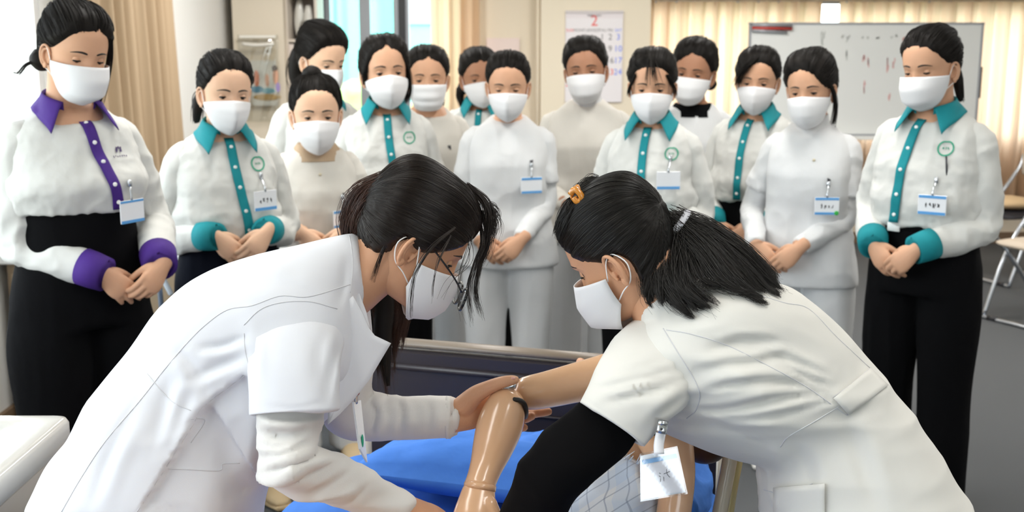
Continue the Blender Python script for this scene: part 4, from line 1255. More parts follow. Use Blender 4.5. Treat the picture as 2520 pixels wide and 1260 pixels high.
chair('chrome folding chair with black seat nearest the bright curtain', (float(WY(2500, 610, 7.3)[0]), 7.35, 0), math.radians(112))
chair('chrome folding chair in front, cut by the right frame edge', (float(WY(2555, 700, 6.25)[0]), 6.2, 0), math.radians(118), M_BACKR)
cp = A([float(WY(2478, 520, 7.35)[0]), 7.33, .512])
oo = mk('seat_cushion', tube([[-.09, 0, 0], [0, .0, .006], [.14, .0, .0]], [.035, .045, .032], n=16, res=4, up=(0, 0, 1), r2=[.10, .12, .10], round_=3), mat('cushion_tan', '#d9b98f', rough=.8), None)
oo.location = cp; tag(oo, 'tan cushion lying on the black seat of the farther folding chair', 'cushion')
# ------------------------------------------------------------------ low cabinet and tube frame behind the purple-cuffed person
o = empty('low_cabinet', (-1.66, 4.75, 0)); tag(o, 'low brown cabinet with a glossy white top against the left wall', 'cabinet')
mk('body', box((0, 0, .34), (.70, .62, .68)), mat('cabinet_brown', '#8d7a62', rough=.6), o, smooth=False)
mk('worktop', box((0, 0, .70), (.76, .68, .04), bev=.006), mat('cabinet_top', '#eef1f2', rough=.25), o, smooth=False)
for sx in (-1, 1):
    d = mk('door', box((sx * .17, -.318, .34), (.32, .018, .60), bev=.004), mat('cabinet_door', '#97846b', rough=.55), o, smooth=False)
    mk('handle', tube([[sx * .03, -.335, .40], [sx * .03, -.345, .45], [sx * .03, -.335, .50]], .005, n=8), M_METAL, d)
b = A([WY(396, 700, 3.55)[0], 3.55, 0]); o = empty('walking_frame', b); tag(o, 'folded silver tube walking frame beside the purple-cuffed person', 'walking aid')
pz = lambda px, py: WY(px, py, 3.55) - b
lo_ = pz(404, 800); 
mk('leg', tube([pz(388, 676), pz(396, 740), lo_ * .5 + A([lo_[0], 0, .02]) * .5, A([lo_[0] + .01, 0, .02])], .008, n=10), mat('tube_steel_blue', '#8fa0b5', rough=.3, metal=.8), o)
mk('leg', tube([pz(376, 700) + A([0, .06, 0]), pz(384, 780) + A([0, .06, 0]), A([-.01, .06, .02])], .008, n=10), mat('tube_steel_blue', '#8fa0b5', rough=.3, metal=.8), o)
mk('handle', tube([pz(386, 655), pz(390, 664), pz(420, 722)], .0085, n=10, round_=2), mat('tube_white', '#d5e0ea', rough=.3), o)
mk('cross_bar', tube([pz(389, 690), pz(379, 712) + A([0, .06, 0])], .006, n=8), M_CHROME, o)
for x_, y_ in ((lo_[0] + .01, 0), (-.01, .06)): mk('rubber_foot', tube([[x_, y_, .0], [x_, y_, .04]], .013, n=10, res=1), M_FRAMEK, o)

# ------------------------------------------------------------------ washing basin at lower left
o = empty('washing_basin', (-1.22, 1.62, 0)); tag(o, 'glossy white rectangular washing basin on a cabinet at lower left', 'basin')
M_PORC = mat('porcelain', '#c6c4bf', rough=.15, spec=.6)
bx, by, bz = .38, .46, .85
def rr(x, y, z, r, n=6):
    P = []
    for (sx, sy, a0) in ((1, 1, 0), (-1, 1, 90), (-1, -1, 180), (1, -1, 270)):
        for a in np.linspace(a0, a0 + 90, n): P.append([sx * (x - r) + r * math.cos(math.radians(a)), sy * (y - r) + r * math.sin(math.radians(a)), z])
    return P
mk('basin_rim', loft([rr(bx - .006, by - .006, bz - .055, .02), rr(bx, by, bz - .05, .022), rr(bx, by, bz - .012, .022), rr(bx - .004, by - .004, bz - .003, .022), rr(bx - .012, by - .012, bz, .02), rr(bx - .052, by - .052, bz, .05), rr(bx - .062, by - .062, bz - .008, .05), rr(bx - .078, by - .078, bz - .05, .06), rr(bx - .13, by - .13, bz - .16, .08), rr(.03, .03, bz - .17, .02)]), M_PORC, o)
mk('drain', tube([[0, 0, bz - .17], [0, 0, bz - .163]], .024, n=18, res=1), M_METAL, o)
mk('cabinet', box((0, 0, (bz - .055) / 2), (bx * 2 - .03, by * 2 - .03, bz - .06), bev=.008), mat('basin_cabinet', '#b3aca2', rough=.5), o, smooth=False)
tp = mk('tap', tube([[-.30, 0, bz], [-.30, 0, bz + .16], [-.26, 0, bz + .20], [-.17, 0, bz + .20], [-.15, 0, bz + .17]], .014, n=12, res=5), M_CHROME, o)
mk('lever', tube([[-.31, .0, bz + .06], [-.31, .05, bz + .08]], .007, n=8), M_CHROME, tp)
# ------------------------------------------------------------------ bed (local x along the headboard, y towards the foot)
BA = math.radians(-17)
BU = A([math.cos(BA), math.sin(BA), 0]); BV = A([math.sin(BA), -math.cos(BA), 0])
BP = A([-.36, 2.62, 0])
def bed(x, y, z): return BP + BU * x + BV * y + A([0, 0, z])
BM = np.stack([BU, BV, A([0, 0, 1])], 1)      # local -> world
def bx_(c, s, bev=0.0): return xf(box(c, s, bev=bev), BM, BP)
bo = empty('hospital_bed', BP + BU * .43 + BV * 1.0); tag(bo, 'hospital bed with dark brown headboard, tan rail and blue sheet', 'bed')
def bp(name, g, m, smooth=False, par=None):
    return mk(name, xf(g, np.eye(3), -A(bo.location)), m, par or bo, smooth)
M_HB = mat('headboard_brown', '#2b2428', rough=.42, spec=.45, coat=.1)
M_HBT = mat('headboard_rail', '#75685a', rough=.4)
M_RAILB = mat('rail_cream', '#cfc5ae', rough=.25, spec=.6, coat=.3)
M_SHEET = mat('sheet_blue', '#4a80d6', rough=.85, spec=.2, bump=.3, bscale=14, bdist=.02)
hb = bp('headboard', bx_((.43, -.03, .60), (.86, .03, .46), .006), M_HB)
for z_ in (.79, .70): bp('headboard_moulding', xf(tube([[.02, -.012, z_], [.84, -.012, z_]], .008 if z_ > .72 else .004, n=10, res=1), BM, BP), M_HB, True, hb)
bp('top_rail', xf(tube([[-.01, -.03, .845], [.87, -.03, .845]], .010, n=14, res=1, up=(0, 0, 1), r2=.022), BM, BP), M_HBT, True)
for x_ in (.0, .86): bp('post', xf(tube([[x_, -.03, .02], [x_, -.03, .85]], .022, n=14, res=1), BM, BP), M_RAILB, True)
fb = bp('footboard', bx_((.43, 2.0, .52), (.86, .03, .36), .006), M_HB)
bp('top_rail', xf(tube([[-.01, 2.0, .71], [.87, 2.0, .71]], .016, n=14, res=1, up=(0, 0, 1), r2=.024), BM, BP), M_HBT, True)
for x_ in (.0, .86): bp('post', xf(tube([[x_, 2.0, .02], [x_, 2.0, .71]], .022, n=14, res=1), BM, BP), M_RAILB, True)
for x_ in (.03, .83): bp('side_beam', bx_((x_, 1.0, .36), (.04, 1.96, .09), .006), M_RAILB)
bp('deck', bx_((.43, 1.0, .40), (.80, 1.94, .03)), M_RAILB)
mo = mk('mattress', [], M_SHEET) if False else None
G = []
mx, my = .445, .968
for (dz, ins, r) in ((.425, .01, .05), (.44, 0, .05), (.55, 0, .05), (.582, .012, .06), (.598, .04, .08), (.602, .10, .08)):
    G.append(A(rr(mx - ins, my - ins, dz, r, 8)) + A([.43, .985, 0]))
cap_ = []
Vm, Fm = voxel([xf(loft(G), BM, BP)], .012, 3)
Vm = fold(Vm, Fm, .012, 6, seed=5, mask=smooth01(Vm[:, 2], .5, .58))
mo = mk('mattress', [(Vm, Fm)], M_SHEET, None, fixn=False, loc=bed(.43, 1, .42)); tag(mo, 'mattress under a bright blue sheet on the hospital bed', 'mattress')
# pillow
u = np.linspace(-1, 1, 44); v = np.linspace(-1, 1, 34); U, Vv = np.meshgrid(u, v)
prof = np.sqrt(np.maximum(0, (1 - np.abs(U) ** 2.6) * (1 - np.abs(Vv) ** 2.6)))
px_, py_, ph_ = .29, .175, .085
crk = .034 * (vnoise(np.stack([U * 3, Vv * 3, U * 0], -1), 3) - .5) + .014 * (vnoise(np.stack([U * 8, Vv * 8, U * 0], -1), 4) - .5)
edge = 1 - .06 * (np.abs(U) ** 2) * (1 - np.abs(Vv) ** 2)
top_ = np.stack([U * px_ * (1 - .06 * (1 - np.abs(Vv) ** 2)), Vv * py_ * (1 - .05 * (1 - np.abs(U) ** 2)), ph_ * prof + crk * prof], -1)
bot_ = np.stack([U * px_ * (1 - .06 * (1 - np.abs(Vv) ** 2)), Vv * py_ * (1 - .05 * (1 - np.abs(U) ** 2)), -.05 * prof], -1)
RP = rot('X', 10)
pil = loft(np.concatenate([top_.transpose(1, 0, 2), bot_.transpose(1, 0, 2)[:, ::-1]], 1), caps=True)
pc_ = bed(.44, .235, .660)
ob = mk('pillow', xf(pil, BM @ RP), M_SHEET, None); ob.location = pc_; tag(ob, 'plump blue pillow at the head of the bed under the raised manikin arm', 'pillow')
sm = tube(np.concatenate([[[x, -py_ * .98, .0] for x in np.linspace(-px_, px_, 12)]]), .003, n=6, res=1)
e_ = [[-px_ * (1 - .06 * (1 - y ** 2)), y * py_, 0] for y in np.linspace(-1, 1, 14)]
mk('piping', xf(tube(e_, .0035, n=6, res=1), BM @ RP), M_SHEET, ob)
# rumpled blue blanket by the right rail
def lump(cx_, cy_, cz_, rx_, ry_, rz_, seed):
    g = ell((0, 0, 0), rx_, ry_, rz_, 48, 30); V, F = voxel([g], .008, 2)
    V[:, 2] = np.where(V[:, 2] < -rz_ * .55, -rz_ * .55, V[:, 2])
    V = fold(V, F, .030, 9, seed, (1, .5, 1)); V = fold(V, F, .012, 22, seed + 2, (1, .6, 1))
    return V, F
Vb, Fb = lump(0, 0, 0, .17, .20, .075, 14)
ob2 = mk('blanket', xf([(Vb, Fb)], BM), M_SHEET, None, fixn=False); ob2.location = bed(.70, .24, .668); tag(ob2, 'rumpled blue blanket bunched beside the cream bed rail', 'blanket')
# side rail at the right
bp('side_rail', [tube([W(1802, 1085, 2.06), W(1797, 1125, 2.06), W(1783, 1200, 2.06), W(1766, 1290, 2.06), W(1750, 1400, 2.06)], .017, n=16, res=4, up=FWD, r2=.0135)], M_RAILB, True)
bp('side_rail', [tube([W(1818, 1085, 2.08), W(1813, 1130, 2.08), W(1800, 1200, 2.08), W(1786, 1290, 2.08), W(1772, 1400, 2.08)], .012, n=12, res=4)], mat('rail_yellowish', '#d8c98f', rough=.25, coat=.3), True)

# ------------------------------------------------------------------ training manikin
M_DOLL = mat('manikin_skin', '#d9ac86', rough=.2, spec=.55, coat=.25, var=.04, vscale=18)
M_DOLLK = mat('joint_black', '#16120f', rough=.5)
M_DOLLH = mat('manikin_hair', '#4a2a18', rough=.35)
mb = W(1480, 1230, 2.1); mb[2] = .60
mo_ = empty('training_manikin', mb); tag(mo_, 'flesh-coloured training manikin in a plaid gown, arm raised over the pillow', 'manikin')
def mp(name, g, m, smooth=True, par=None, fixn=True): return mk(name, xf(g, np.eye(3), -mb), m, par or mo_, smooth, fixn)
def pxtube(L, n=24, res=5, depth=1.0, up=None, **k):
    "L rows (px, py, t, half width in px [, depth ratio])"
    P = A([W(*q[:3]) for q in L]); r = A([q[3] * q[2] / FPX for q in L]); r2 = A([r[i] * (q[4] if len(q) > 4 else depth) for i, q in enumerate(L)])
    return tube(P, r2, n=n, res=res, up=FWD if up is None else up, r2=r, **k)
fore = pxtube([(1262, 958, 1.955, 18), (1256, 972, 1.953, 38), (1244, 1005, 1.945, 51), (1230, 1048, 1.935, 57), (1213, 1100, 1.915, 51), (1196, 1150, 1.895, 41), (1184, 1185, 1.88, 38), (1181, 1196, 1.876, 40), (1180, 1204, 1.873, 37)], n=32, depth=.9)
Vf, Ff = voxel([fore], .0035, 4)
mp('forearm', [(Vf, Ff)], M_DOLL, fixn=False)
hd = pxtube([(1180, 1198, 1.872, 37), (1178, 1210, 1.868, 42), (1173, 1235, 1.86, 46), (1166, 1270, 1.85, 52), (1160, 1320, 1.84, 58)], depth=.62, n=24)
fg = [pxtube([(1160 + dx * .7, 1310, 1.838, 14), (1160 + dx, 1370, 1.82, 13), (1158 + dx * 1.1, 1430 - abs(dx) * .5, 1.81, 11)], n=10, round_=3) for dx in (-42, -14, 14, 42)]
th_ = pxtube([(1205, 1240, 1.855, 20), (1232, 1300, 1.84, 16), (1245, 1350, 1.83, 12)], n=10, round_=3)
Vf, Ff = voxel([hd] + fg + [th_], .0035, 3)
mp('hand', [(Vf, Ff)], M_DOLL, fixn=False)
mp('wrist_ring', pxtube([(1182, 1192, 1.875, 40.5), (1180, 1206, 1.872, 40)], depth=.85, res=1), M_DOLL)
upper = pxtube([(1258, 965, 1.985, 14), (1272, 968, 1.985, 34), (1300, 967, 1.985, 42), (1350, 958, 1.99, 45.5), (1420, 941, 2.005, 49), (1500, 922, 2.02, 54), (1570, 905, 2.04, 60), (1640, 900, 2.08, 70)], n=32)
Vf, Ff = voxel([upper], .0035, 4)
mp('upper_arm', [(Vf, Ff)], M_DOLL, fixn=False)
mp('joint_gap', [tube([W(1266, 983, 1.925), W(1282, 986, 1.925), W(1292, 998, 1.93), W(1295, 1014, 1.94), W(1293, 1026, 1.955)], .0042, n=10, res=4, round_=2)], M_DOLLK)
mp('elbow_screw', [tube([W(1244, 954, 1.948), W(1262, 948, 1.948)], .0075, n=14, res=1, round_=2)], M_METAL)
trunk = pxtube([(1700, 880, 2.16, 60), (1650, 940, 2.16, 110, .8), (1600, 1030, 2.16, 130, .75), (1560, 1120, 2.16, 120, .8), (1500, 1220, 2.13, 120, .8), (1440, 1320, 2.10, 130, .8), (1380, 1420, 2.06, 135, .8)], n=32)
neck = pxtube([(1690, 900, 2.16, 55), (1735, 860, 2.17, 48), (1760, 830, 2.18, 50)], n=20)
arm2 = pxtube([(1610, 1040, 2.08, 60), (1640, 1090, 2.03, 66), (1662, 1150, 2.0, 50), (1664, 1210, 1.99, 44), (1655, 1280, 1.985, 43), (1640, 1360, 1.98, 42)], n=24)
Vf, Ff = voxel([trunk, neck, arm2], .006, 5)
mp('body', [(Vf, Ff)], M_DOLL, fixn=False)
mp('leg', [tube([W(1400, 1400, 2.06), bed(.30, 1.15, .70), bed(.32, 1.5, .67), bed(.33, 1.85, .66)], [.085, .075, .055, .045], n=18, res=4)], M_DOLL)
mp('leg', [tube([W(1470, 1430, 2.08), bed(.52, 1.15, .70), bed(.52, 1.5, .67), bed(.52, 1.85, .66)], [.085, .075, .055, .045], n=18, res=4)], M_DOLL)
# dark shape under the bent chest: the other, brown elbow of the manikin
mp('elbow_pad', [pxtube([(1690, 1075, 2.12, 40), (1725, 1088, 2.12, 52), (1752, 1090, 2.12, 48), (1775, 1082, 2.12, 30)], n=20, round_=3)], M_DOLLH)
# head behind the bending person's chest
HC = W(1765, 800, 2.2); fz = nrm(-RIGHT * .55 - FWD * .4 + UPC * .45); uz = nrm(np.cross(np.cross(fz, RIGHT * .8 + UPC * .6), fz)); HM = np.stack([np.cross(fz, uz), fz, uz], 1)
mp('head', xf([HEAD_LO, EARS], HM, HC), M_DOLL)
mp('hair', xf(hair_cap(HEAD_G, HEAD_A, dict(front=.065, vol=.012), 3), HM, HC), M_DOLLH)
# plaid gown
def plaid():
    m = bpy.data.materials.new('gown_plaid'); m.use_nodes = True; nt = m.node_tree; b = nt.nodes['Principled BSDF']; b.inputs['Roughness'].default_value = .9
    tc = nt.nodes.new('ShaderNodeTexCoord'); base = None
    cur = None
    def stripes(vec, scale, width, phase):
        mp_ = nt.nodes.new('ShaderNodeMapping'); mp_.inputs['Rotation'].default_value = vec; mp_.inputs['Location'].default_value = (phase, 0, 0)
        nt.links.new(tc.outputs['Object'], mp_.inputs[0])
        sp = nt.nodes.new('ShaderNodeSeparateXYZ'); nt.links.new(mp_.outputs[0], sp.inputs[0])
        a = nt.nodes.new('ShaderNodeMath'); a.operation = 'MULTIPLY'; a.inputs[1].default_value = scale; nt.links.new(sp.outputs[0], a.inputs[0])
        f = nt.nodes.new('ShaderNodeMath'); f.operation = 'FRACT'; nt.links.new(a.outputs[0], f.inputs[0])
        l = nt.nodes.new('ShaderNodeMath'); l.operation = 'LESS_THAN'; l.inputs[1].default_value = width; nt.links.new(f.outputs[0], l.inputs[0])
        return l.outputs[0]
    col = lin('#e3e6ea')
    prev = None
    for (vec, sc, w, ph, c, k) in (((0, .6, .5), 13, .36, .0, '#b4cdec', .42), ((0, -.9, .5), 13, .36, .02, '#b4cdec', .42), ((0, .6, .5), 39, .08, .01, '#7b87a0', .7), ((0, -.9, .5), 39, .08, .01, '#7b87a0', .7)):
        mx = nt.nodes.new('ShaderNodeMix'); mx.data_type = 'RGBA'
        s = stripes(vec, sc, w, ph); mu = nt.nodes.new('ShaderNodeMath'); mu.operation = 'MULTIPLY'; mu.inputs[1].default_value = k * .7; nt.links.new(s, mu.inputs[0]); nt.links.new(mu.outputs[0], mx.inputs[0])
        if prev is None: mx.inputs[6].default_value = col
        else: nt.links.new(prev, mx.inputs[6])
        mx.inputs[7].default_value = lin(c); prev = mx.outputs[2]
    nt.links.new(prev, b.inputs['Base Color'])
    return m
def ringAB(a, b, t, th, n=40, e=.85):
    "section of a body: top edge pixel a, bottom edge pixel b, at depth t, half thickness th along the view"
    pa, pb = W(a[0], a[1], a[2] if len(a) > 2 else t), W(b[0], b[1], b[2] if len(b) > 2 else t)
    c = (pa + pb) / 2; u = (pa - pb) / 2
    g = np.linspace(0, 2 * PI, n, endpoint=False); co, si = np.cos(g), np.sin(g)
    co = np.sign(co) * np.abs(co) ** e; si = np.sign(si) * np.abs(si) ** e
    return c + co[:, None] * u + si[:, None] * FWD * th
gown = [ringAB((1250, 1420), (1600, 1500), 2.05, .13), ringAB((1285, 1320), (1615, 1420), 2.06, .135), ringAB((1330, 1230), (1625, 1330), 2.08, .135), ringAB((1400, 1150), (1615, 1230), 2.10, .13), ringAB((1468, 1106), (1590, 1160), 2.11, .11), ringAB((1490, 1098), (1575, 1142), 2.115, .10)]
gown = crom(A(gown).reshape(len(gown), -1), 22).reshape(22, -1, 3)
Vg, Fg = voxel([loft(gown)], .007, 3)
Vg = fold(Vg, Fg, .016, 16, seed=8)
M_PLAID = plaid()
gw = mp('gown', [(Vg, Fg)], M_PLAID, fixn=False)
fr = []
q = np.random.default_rng(3)
last = gown[-1]
for k in np.linspace(0, 39.5, 70):
    i = int(k) % 40; p = last[i] * (1 - k % 1) + last[(i + 1) % 40] * (k % 1); d = nrm(W(1560, 1060, 2.1) - W(1500, 1180, 2.1)) + q.normal(size=3) * .35
    fr.append(tube([p - d * .004, p + d * .012, p + d * q.uniform(.016, .026)], [.0016, .0012, .0005], n=5, res=1))
fo = mp('fringe', fr, M_PLAID, par=gw); fo['kind'] = 'stuff'
# ------------------------------------------------------------------ the fourteen onlookers
SHIRT = lambda trim, **k: dict(kind='shirt', top=M_SHIRT, trim=trim, **k)
BLUE2 = ((.0255, .009), (-.0255, .009))
# left to right along the front, then the ones behind
person('person in white shirt with purple collar and cuffs, nearest the left window', 188, 18, 236, 22, (24, 20, -5),
       dict(hz=.545, hy=.17, hx=-.07, lean=.03), SHIRT(M_PURPLE, legs=M_BLACK, waist=.665, dip=.075, gap=.62, skinv=True, px=-.012, ps=-.045, leg_w=1.12, wide=1.06),
       dict(front=.068, vol=.013, part=-.02, bits=(('bun', (.0, -.085, .085), .034), ('bun', (.045, -.088, -.062), .034),
            ('lock', [[-.06, .055, .055], [-.076, .04, .0], [-.080, .035, -.06], [-.070, .045, -.125]], .004, 30),
            ('lock', [[.06, -.07, -.06], [.085, -.085, -.075], [.105, -.08, -.10], [.12, -.075, -.098]], .003, 10),
            ('lock', [[-.02, -.08, .11], [.02, -.09, .125], [.06, -.09, .12]], .006, 24)), flow=(.0, -.10, .05)),
       'boat', M_SKIN2, extra=(('emblem', -.088, .765, 'monogram'), ('badge', -.092, .665, 0, ((.027, .006), (-.0275, .008)))), lids=(-4, -30))
person('person in white shirt with teal collar, heart emblem and badge, beside the purple-collared one', 556, 135, 318, 14, (16, 12, -3),
       dict(hz=.60, hy=.17), SHIRT(M_TEAL, legs=M_NAVY, shoe=M_SHOE, dip=.05, gap=.42, px=-.002, ps=-.03, wide=1.05),
       dict(front=.074, vol=.008, bits=(('tail', [[.03, -.095, -.02], [.055, -.10, -.06], [.062, -.09, -.12]], [.026, .026, .014]),)),
       'ridge', M_SKIN, extra=(('emblem', -.085, .768, 'ring'), ('badge', -.088, .694, 3, ((-.0265, .010),))))
person('person with top bun in white square-necked tunic over beige undershirt', 778, 192, 368, 6, (4, 8, 0),
       dict(hz=.60, hy=.19, hs=1.08), dict(kind='tunic', top=M_CREAM, legs=M_WHITE, bare=True, dip=.03, ztop=.826, shoe=M_SHOE),
       dict(front=.076, vol=.008, bits=(('bun', (.008, -.035, .122), .032),), flow=(.0, -.04, .12)),
       'ridge', M_SKIN, extra=(('yoke', M_BEIGE), ('badge', -.075, .655, 8, BLUE2), ('motif', -.075, .712, 4), ('button', -.0, .765)), t=4.02)
person('person with centre-parted hair in teal-collared white shirt, behind the bent head with glasses', 948, 92, 263, 4, (10, 3, 2),
       dict(hz=.55, hs=1.11), SHIRT(M_TEAL, legs=M_BLACK, dip=.055, gap=.50, px=.0, ps=-.025),
       dict(front=.070, vol=.011, peak=-.006, part=.002, sides=.03, bits=(
            ('lock', [[-.052, .055, .055], [-.074, .030, .0], [-.078, .020, -.06], [-.066, .03, -.10]], .005, 44),
            ('lock', [[.052, .052, .055], [.074, .028, .0], [.078, .012, -.04]], .005, 34))),
       'ridge', M_SKIN2, extra=(('emblem', -.082, .762, 'ring'),), t=4.36)
person('person in white tunic with black chest motif and white trousers, hands clasped, centre front', 1250, 135, 288, 0, (-2, 12, 0),
       dict(hz=.51, hy=.17, hx=.03), dict(kind='tunic', top=M_WHITE, sleeve=M_WHITE, legs=M_WHITE, dip=.035, wide=1.05, shoe=M_SHOEW),
       dict(front=.074, vol=.008), 'ridge', M_SKIN2, lids=(0, -22),
       extra=(('badge', -.088, .672, 0, BLUE2), ('motif', -.088, .728, 12)))
person('person in white shirt with teal collar and thin fringe, round emblem above a badge', 1605, 131, 294, -8, (-3, 10, 0),
       dict(hz=.555, hy=.16), SHIRT(M_TEAL, legs=M_BLACK, dip=.05, gap=.46, px=.006, ps=.015),
       dict(front=.072, vol=.012, top=.008, bits=(('lock', [[.0, .06, .095], [-.004, .092, .068], [-.008, .094, .035]], .014, 22),
            ('lock', [[.055, .06, .05], [.076, .04, .0], [.078, .03, -.03]], .004, 20), ('lock', [[-.055, .06, .05], [-.078, .04, .0], [-.082, .03, -.03]], .004, 20))),
       'ridge', M_SKIN2, extra=(('emblem', -.085, .764, 'ring'), ('badge', -.082, .705, 0, ((-.0265, .010),))))
person('person in white shirt with teal collar and side-swept fringe, in front of the whiteboard corner', 1864, 124, 273, -16, (-6, 10, -2),
       dict(hz=.525, hy=.17, hx=.03), SHIRT(M_TEAL, legs=M_BLACK, dip=.055, gap=.46, px=.006, ps=.03),
       dict(front=.072, vol=.010, fringe=(38, .034, 26), bits=(('lock', [[.0, .05, .10], [.03, .085, .075], [.058, .075, .03], [.072, .05, -.01]], .007, 60),)),
       'ridge', M_SKIN2)
person('person in white short-sleeved tunic over long white sleeves, blue-striped badge with green dot', 1993, 137, 303, -10, (-14, 10, 4),
       dict(hz=.53, hy=.17, hx=.07), dict(kind='tunic', top=M_WHITE, sleeve=M_WHITE, legs=M_WHITE, dip=.03, shoe=M_SHOEW),
       dict(front=.070, vol=.013, part=.012, top=.010, fringe=(-48, .028, 26), bits=(('lock', [[-.06, .05, .05], [-.082, .02, .0], [-.086, .0, -.06], [-.076, .01, -.125]], .004, 40),), back=.012),
       'cup', M_SKIN2, extra=(('mock', M_WHITE), ('badge', -.085, .655, 21, BLUE2, 'dot'), ('motif', -.085, .712, 31), ('button', -.03, .758)))
person('person in white shirt with teal collar, belt with white buckle and black trousers, rightmost', 2288, 73, 258, -24, (-30, 14, 3),
       dict(hz=.545, hy=.18, hx=.02), SHIRT(M_TEAL, legs=M_BLACK, dip=.055, gap=.42, px=.012, ps=.045, wide=1.08),
       dict(front=.070, vol=.008, bits=(('band', [[.074, -.02, .03], [.062, -.006, .085], [.0, .006, .121], [-.062, -.006, .085], [-.074, -.02, .03]], .004, M_HAIR),
            ('bun', (-.01, -.09, .075), .032), ('tail', [[-.02, -.10, -.02], [-.035, -.095, -.07], [-.045, -.08, -.13]], [.022, .02, .01]))),
       'boat', M_SKIN2, extra=(('emblem', -.085, .768, 'ring'), ('badge', -.078, .66, 14, BLUE2), ('pen', -.095, .735, 0, M_INK), ('belt', .055)), lids=(-4, -28))
# behind
person('person with long black ponytail behind the one with the top bun', 795, 72, 226, 24, (34, 18, 0),
       dict(hz=.55, hs=1.07), SHIRT(M_TEAL, legs=M_BLACK, dip=.05),
       dict(front=.072, vol=.014, top=.010, back=.010, bits=(('tail', [[.02, -.11, .02], [.03, -.125, -.04], [.03, -.115, -.11], [.02, -.10, -.16]], [.036, .040, .034, .015]),), flow=(.02, -.11, .03)),
       'ridge', M_SKIN, t=4.6)
person('person with pleated mask and white wide-collared top, behind the centre-parted one', 1052, 119, 268, 2, (0, 6, 0),
       dict(hz=.55, hs=1.08), dict(kind='tunic', top=M_CREAM, sleeve=M_CREAM, legs=M_WHITE, dip=.06, skinv=True, ztop=.836, shoe=M_SHOEW),
       dict(front=.070, vol=.010, part=-.004, bits=(('tail', [[-.03, -.09, -.05], [-.05, -.08, -.09], [-.052, -.07, -.12]], [.02, .018, .01]),)),
       'pleat', M_SKIN2, extra=(('motif', -.085, .73, 41),), t=4.8)
person('person half hidden at the back with hair gathered at one side and teal collar', 1180, 124, 258, -4, (8, 8, 4),
       dict(hz=.55, hs=1.08), SHIRT(M_TEAL, legs=M_BLACK, dip=.055),
       dict(front=.066, vol=.010, part=.0, bits=(('bun', (.075, -.045, -.06), .026), ('tail', [[.07, -.05, -.04], [.085, -.05, -.08], [.078, -.04, -.14]], [.024, .022, .012]))),
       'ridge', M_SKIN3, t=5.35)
person('person with short hair in white mock-necked top in front of the calendar', 1441, 99, 250, -2, (-5, 4, 5),
       dict(hz=.54, hs=1.07), dict(kind='tunic', top=M_CREAM, sleeve=M_CREAM, legs=M_WHITE, dip=.02, wide=1.12, shoe=M_SHOEW),
       dict(front=.068, vol=.011, top=.008, fringe=(-20, -.006, 20), sides=-.002, soft=.02), 'boat', M_SKIN3,
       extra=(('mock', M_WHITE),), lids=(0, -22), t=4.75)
person('person in white top with black neckline and low bun, at the back by the curtain', 1707, 104, 252, -8, (-12, 8, -6),
       dict(hz=.55, hs=1.08), dict(kind='tunic', top=M_WHITE, sleeve=M_WHITE, legs=M_WHITE, dip=.03, ztop=.83, shoe=M_SHOEW),
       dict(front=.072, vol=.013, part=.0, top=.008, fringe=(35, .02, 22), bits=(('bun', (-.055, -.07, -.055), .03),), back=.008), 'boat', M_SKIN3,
       extra=(('yoke', M_BLACK, .832),), t=4.9)
# ------------------------------------------------------------------ the two people bending over the bed
def seam(B, pts, r=.0008, off=.0002, t0=.5, res=6):
    "stitched seam: a thin thread lying on the garment along the photographed line"
    P = []
    for (x, y) in crom(A(pts), (len(pts) - 1) * res + 1):
        d = nrm(W(x, y, 1.0) - CAM)
        h = B.ray_cast(Vector(CAM), Vector(d))
        if h[0] is None: continue
        P.append(A(h[0]) - d * off)
    if len(P) < 3: return []
    return tube(P, r, n=6, res=1)

def head_frame(alpha, psi, left):
    a, p = math.radians(alpha), math.radians(psi)
    h = (-1 if left else 1) * math.cos(a) * RIGHT - math.sin(a) * UPC
    u = (-1 if left else 1) * math.sin(a) * RIGHT + math.cos(a) * UPC
    f = math.cos(p) * h + math.sin(p) * FWD
    return np.stack([np.cross(f, u), f, u], 1)

def guide_clumps(guides, nc, per, n=22, jit=.004, w0=.006, w1=.0015, seed=0, short=.25):
    "locks of hair: each lock follows the guides and closes to a point"
    r = np.random.default_rng(seed); Gs = [crom(A([W(*q) for q in g]), n) for g in guides]; out = []
    u = np.linspace(0, 1, n)[:, None]
    for c in range(nc):
        x = (c + r.uniform(.1, .9)) / nc * (len(Gs) - 1); i = min(int(x), len(Gs) - 2); f = x - i
        p = Gs[i] * (1 - f) + Gs[i + 1] * f + r.normal(size=3) * jit * (.3 + .7 * u) + r.normal(size=3) * jit * .7 * np.sin(u * PI * r.uniform(.7, 1.6))
        e = r.uniform(1 - short, 1.0); p = crom(p, 80)[(np.linspace(0, e, n) * 79).astype(int)]
        w = w0 * r.uniform(.7, 1.3) * (1 - u) ** .6 + w1
        for _ in range(per):
            off = r.normal(size=3); e2 = r.uniform(.88, 1.0)
            q = crom(p, 80)[(np.linspace(0, e2, n) * 79).astype(int)] + off * w + r.normal(size=3) * .0012 * u
            out.append(q)
    return A(out)

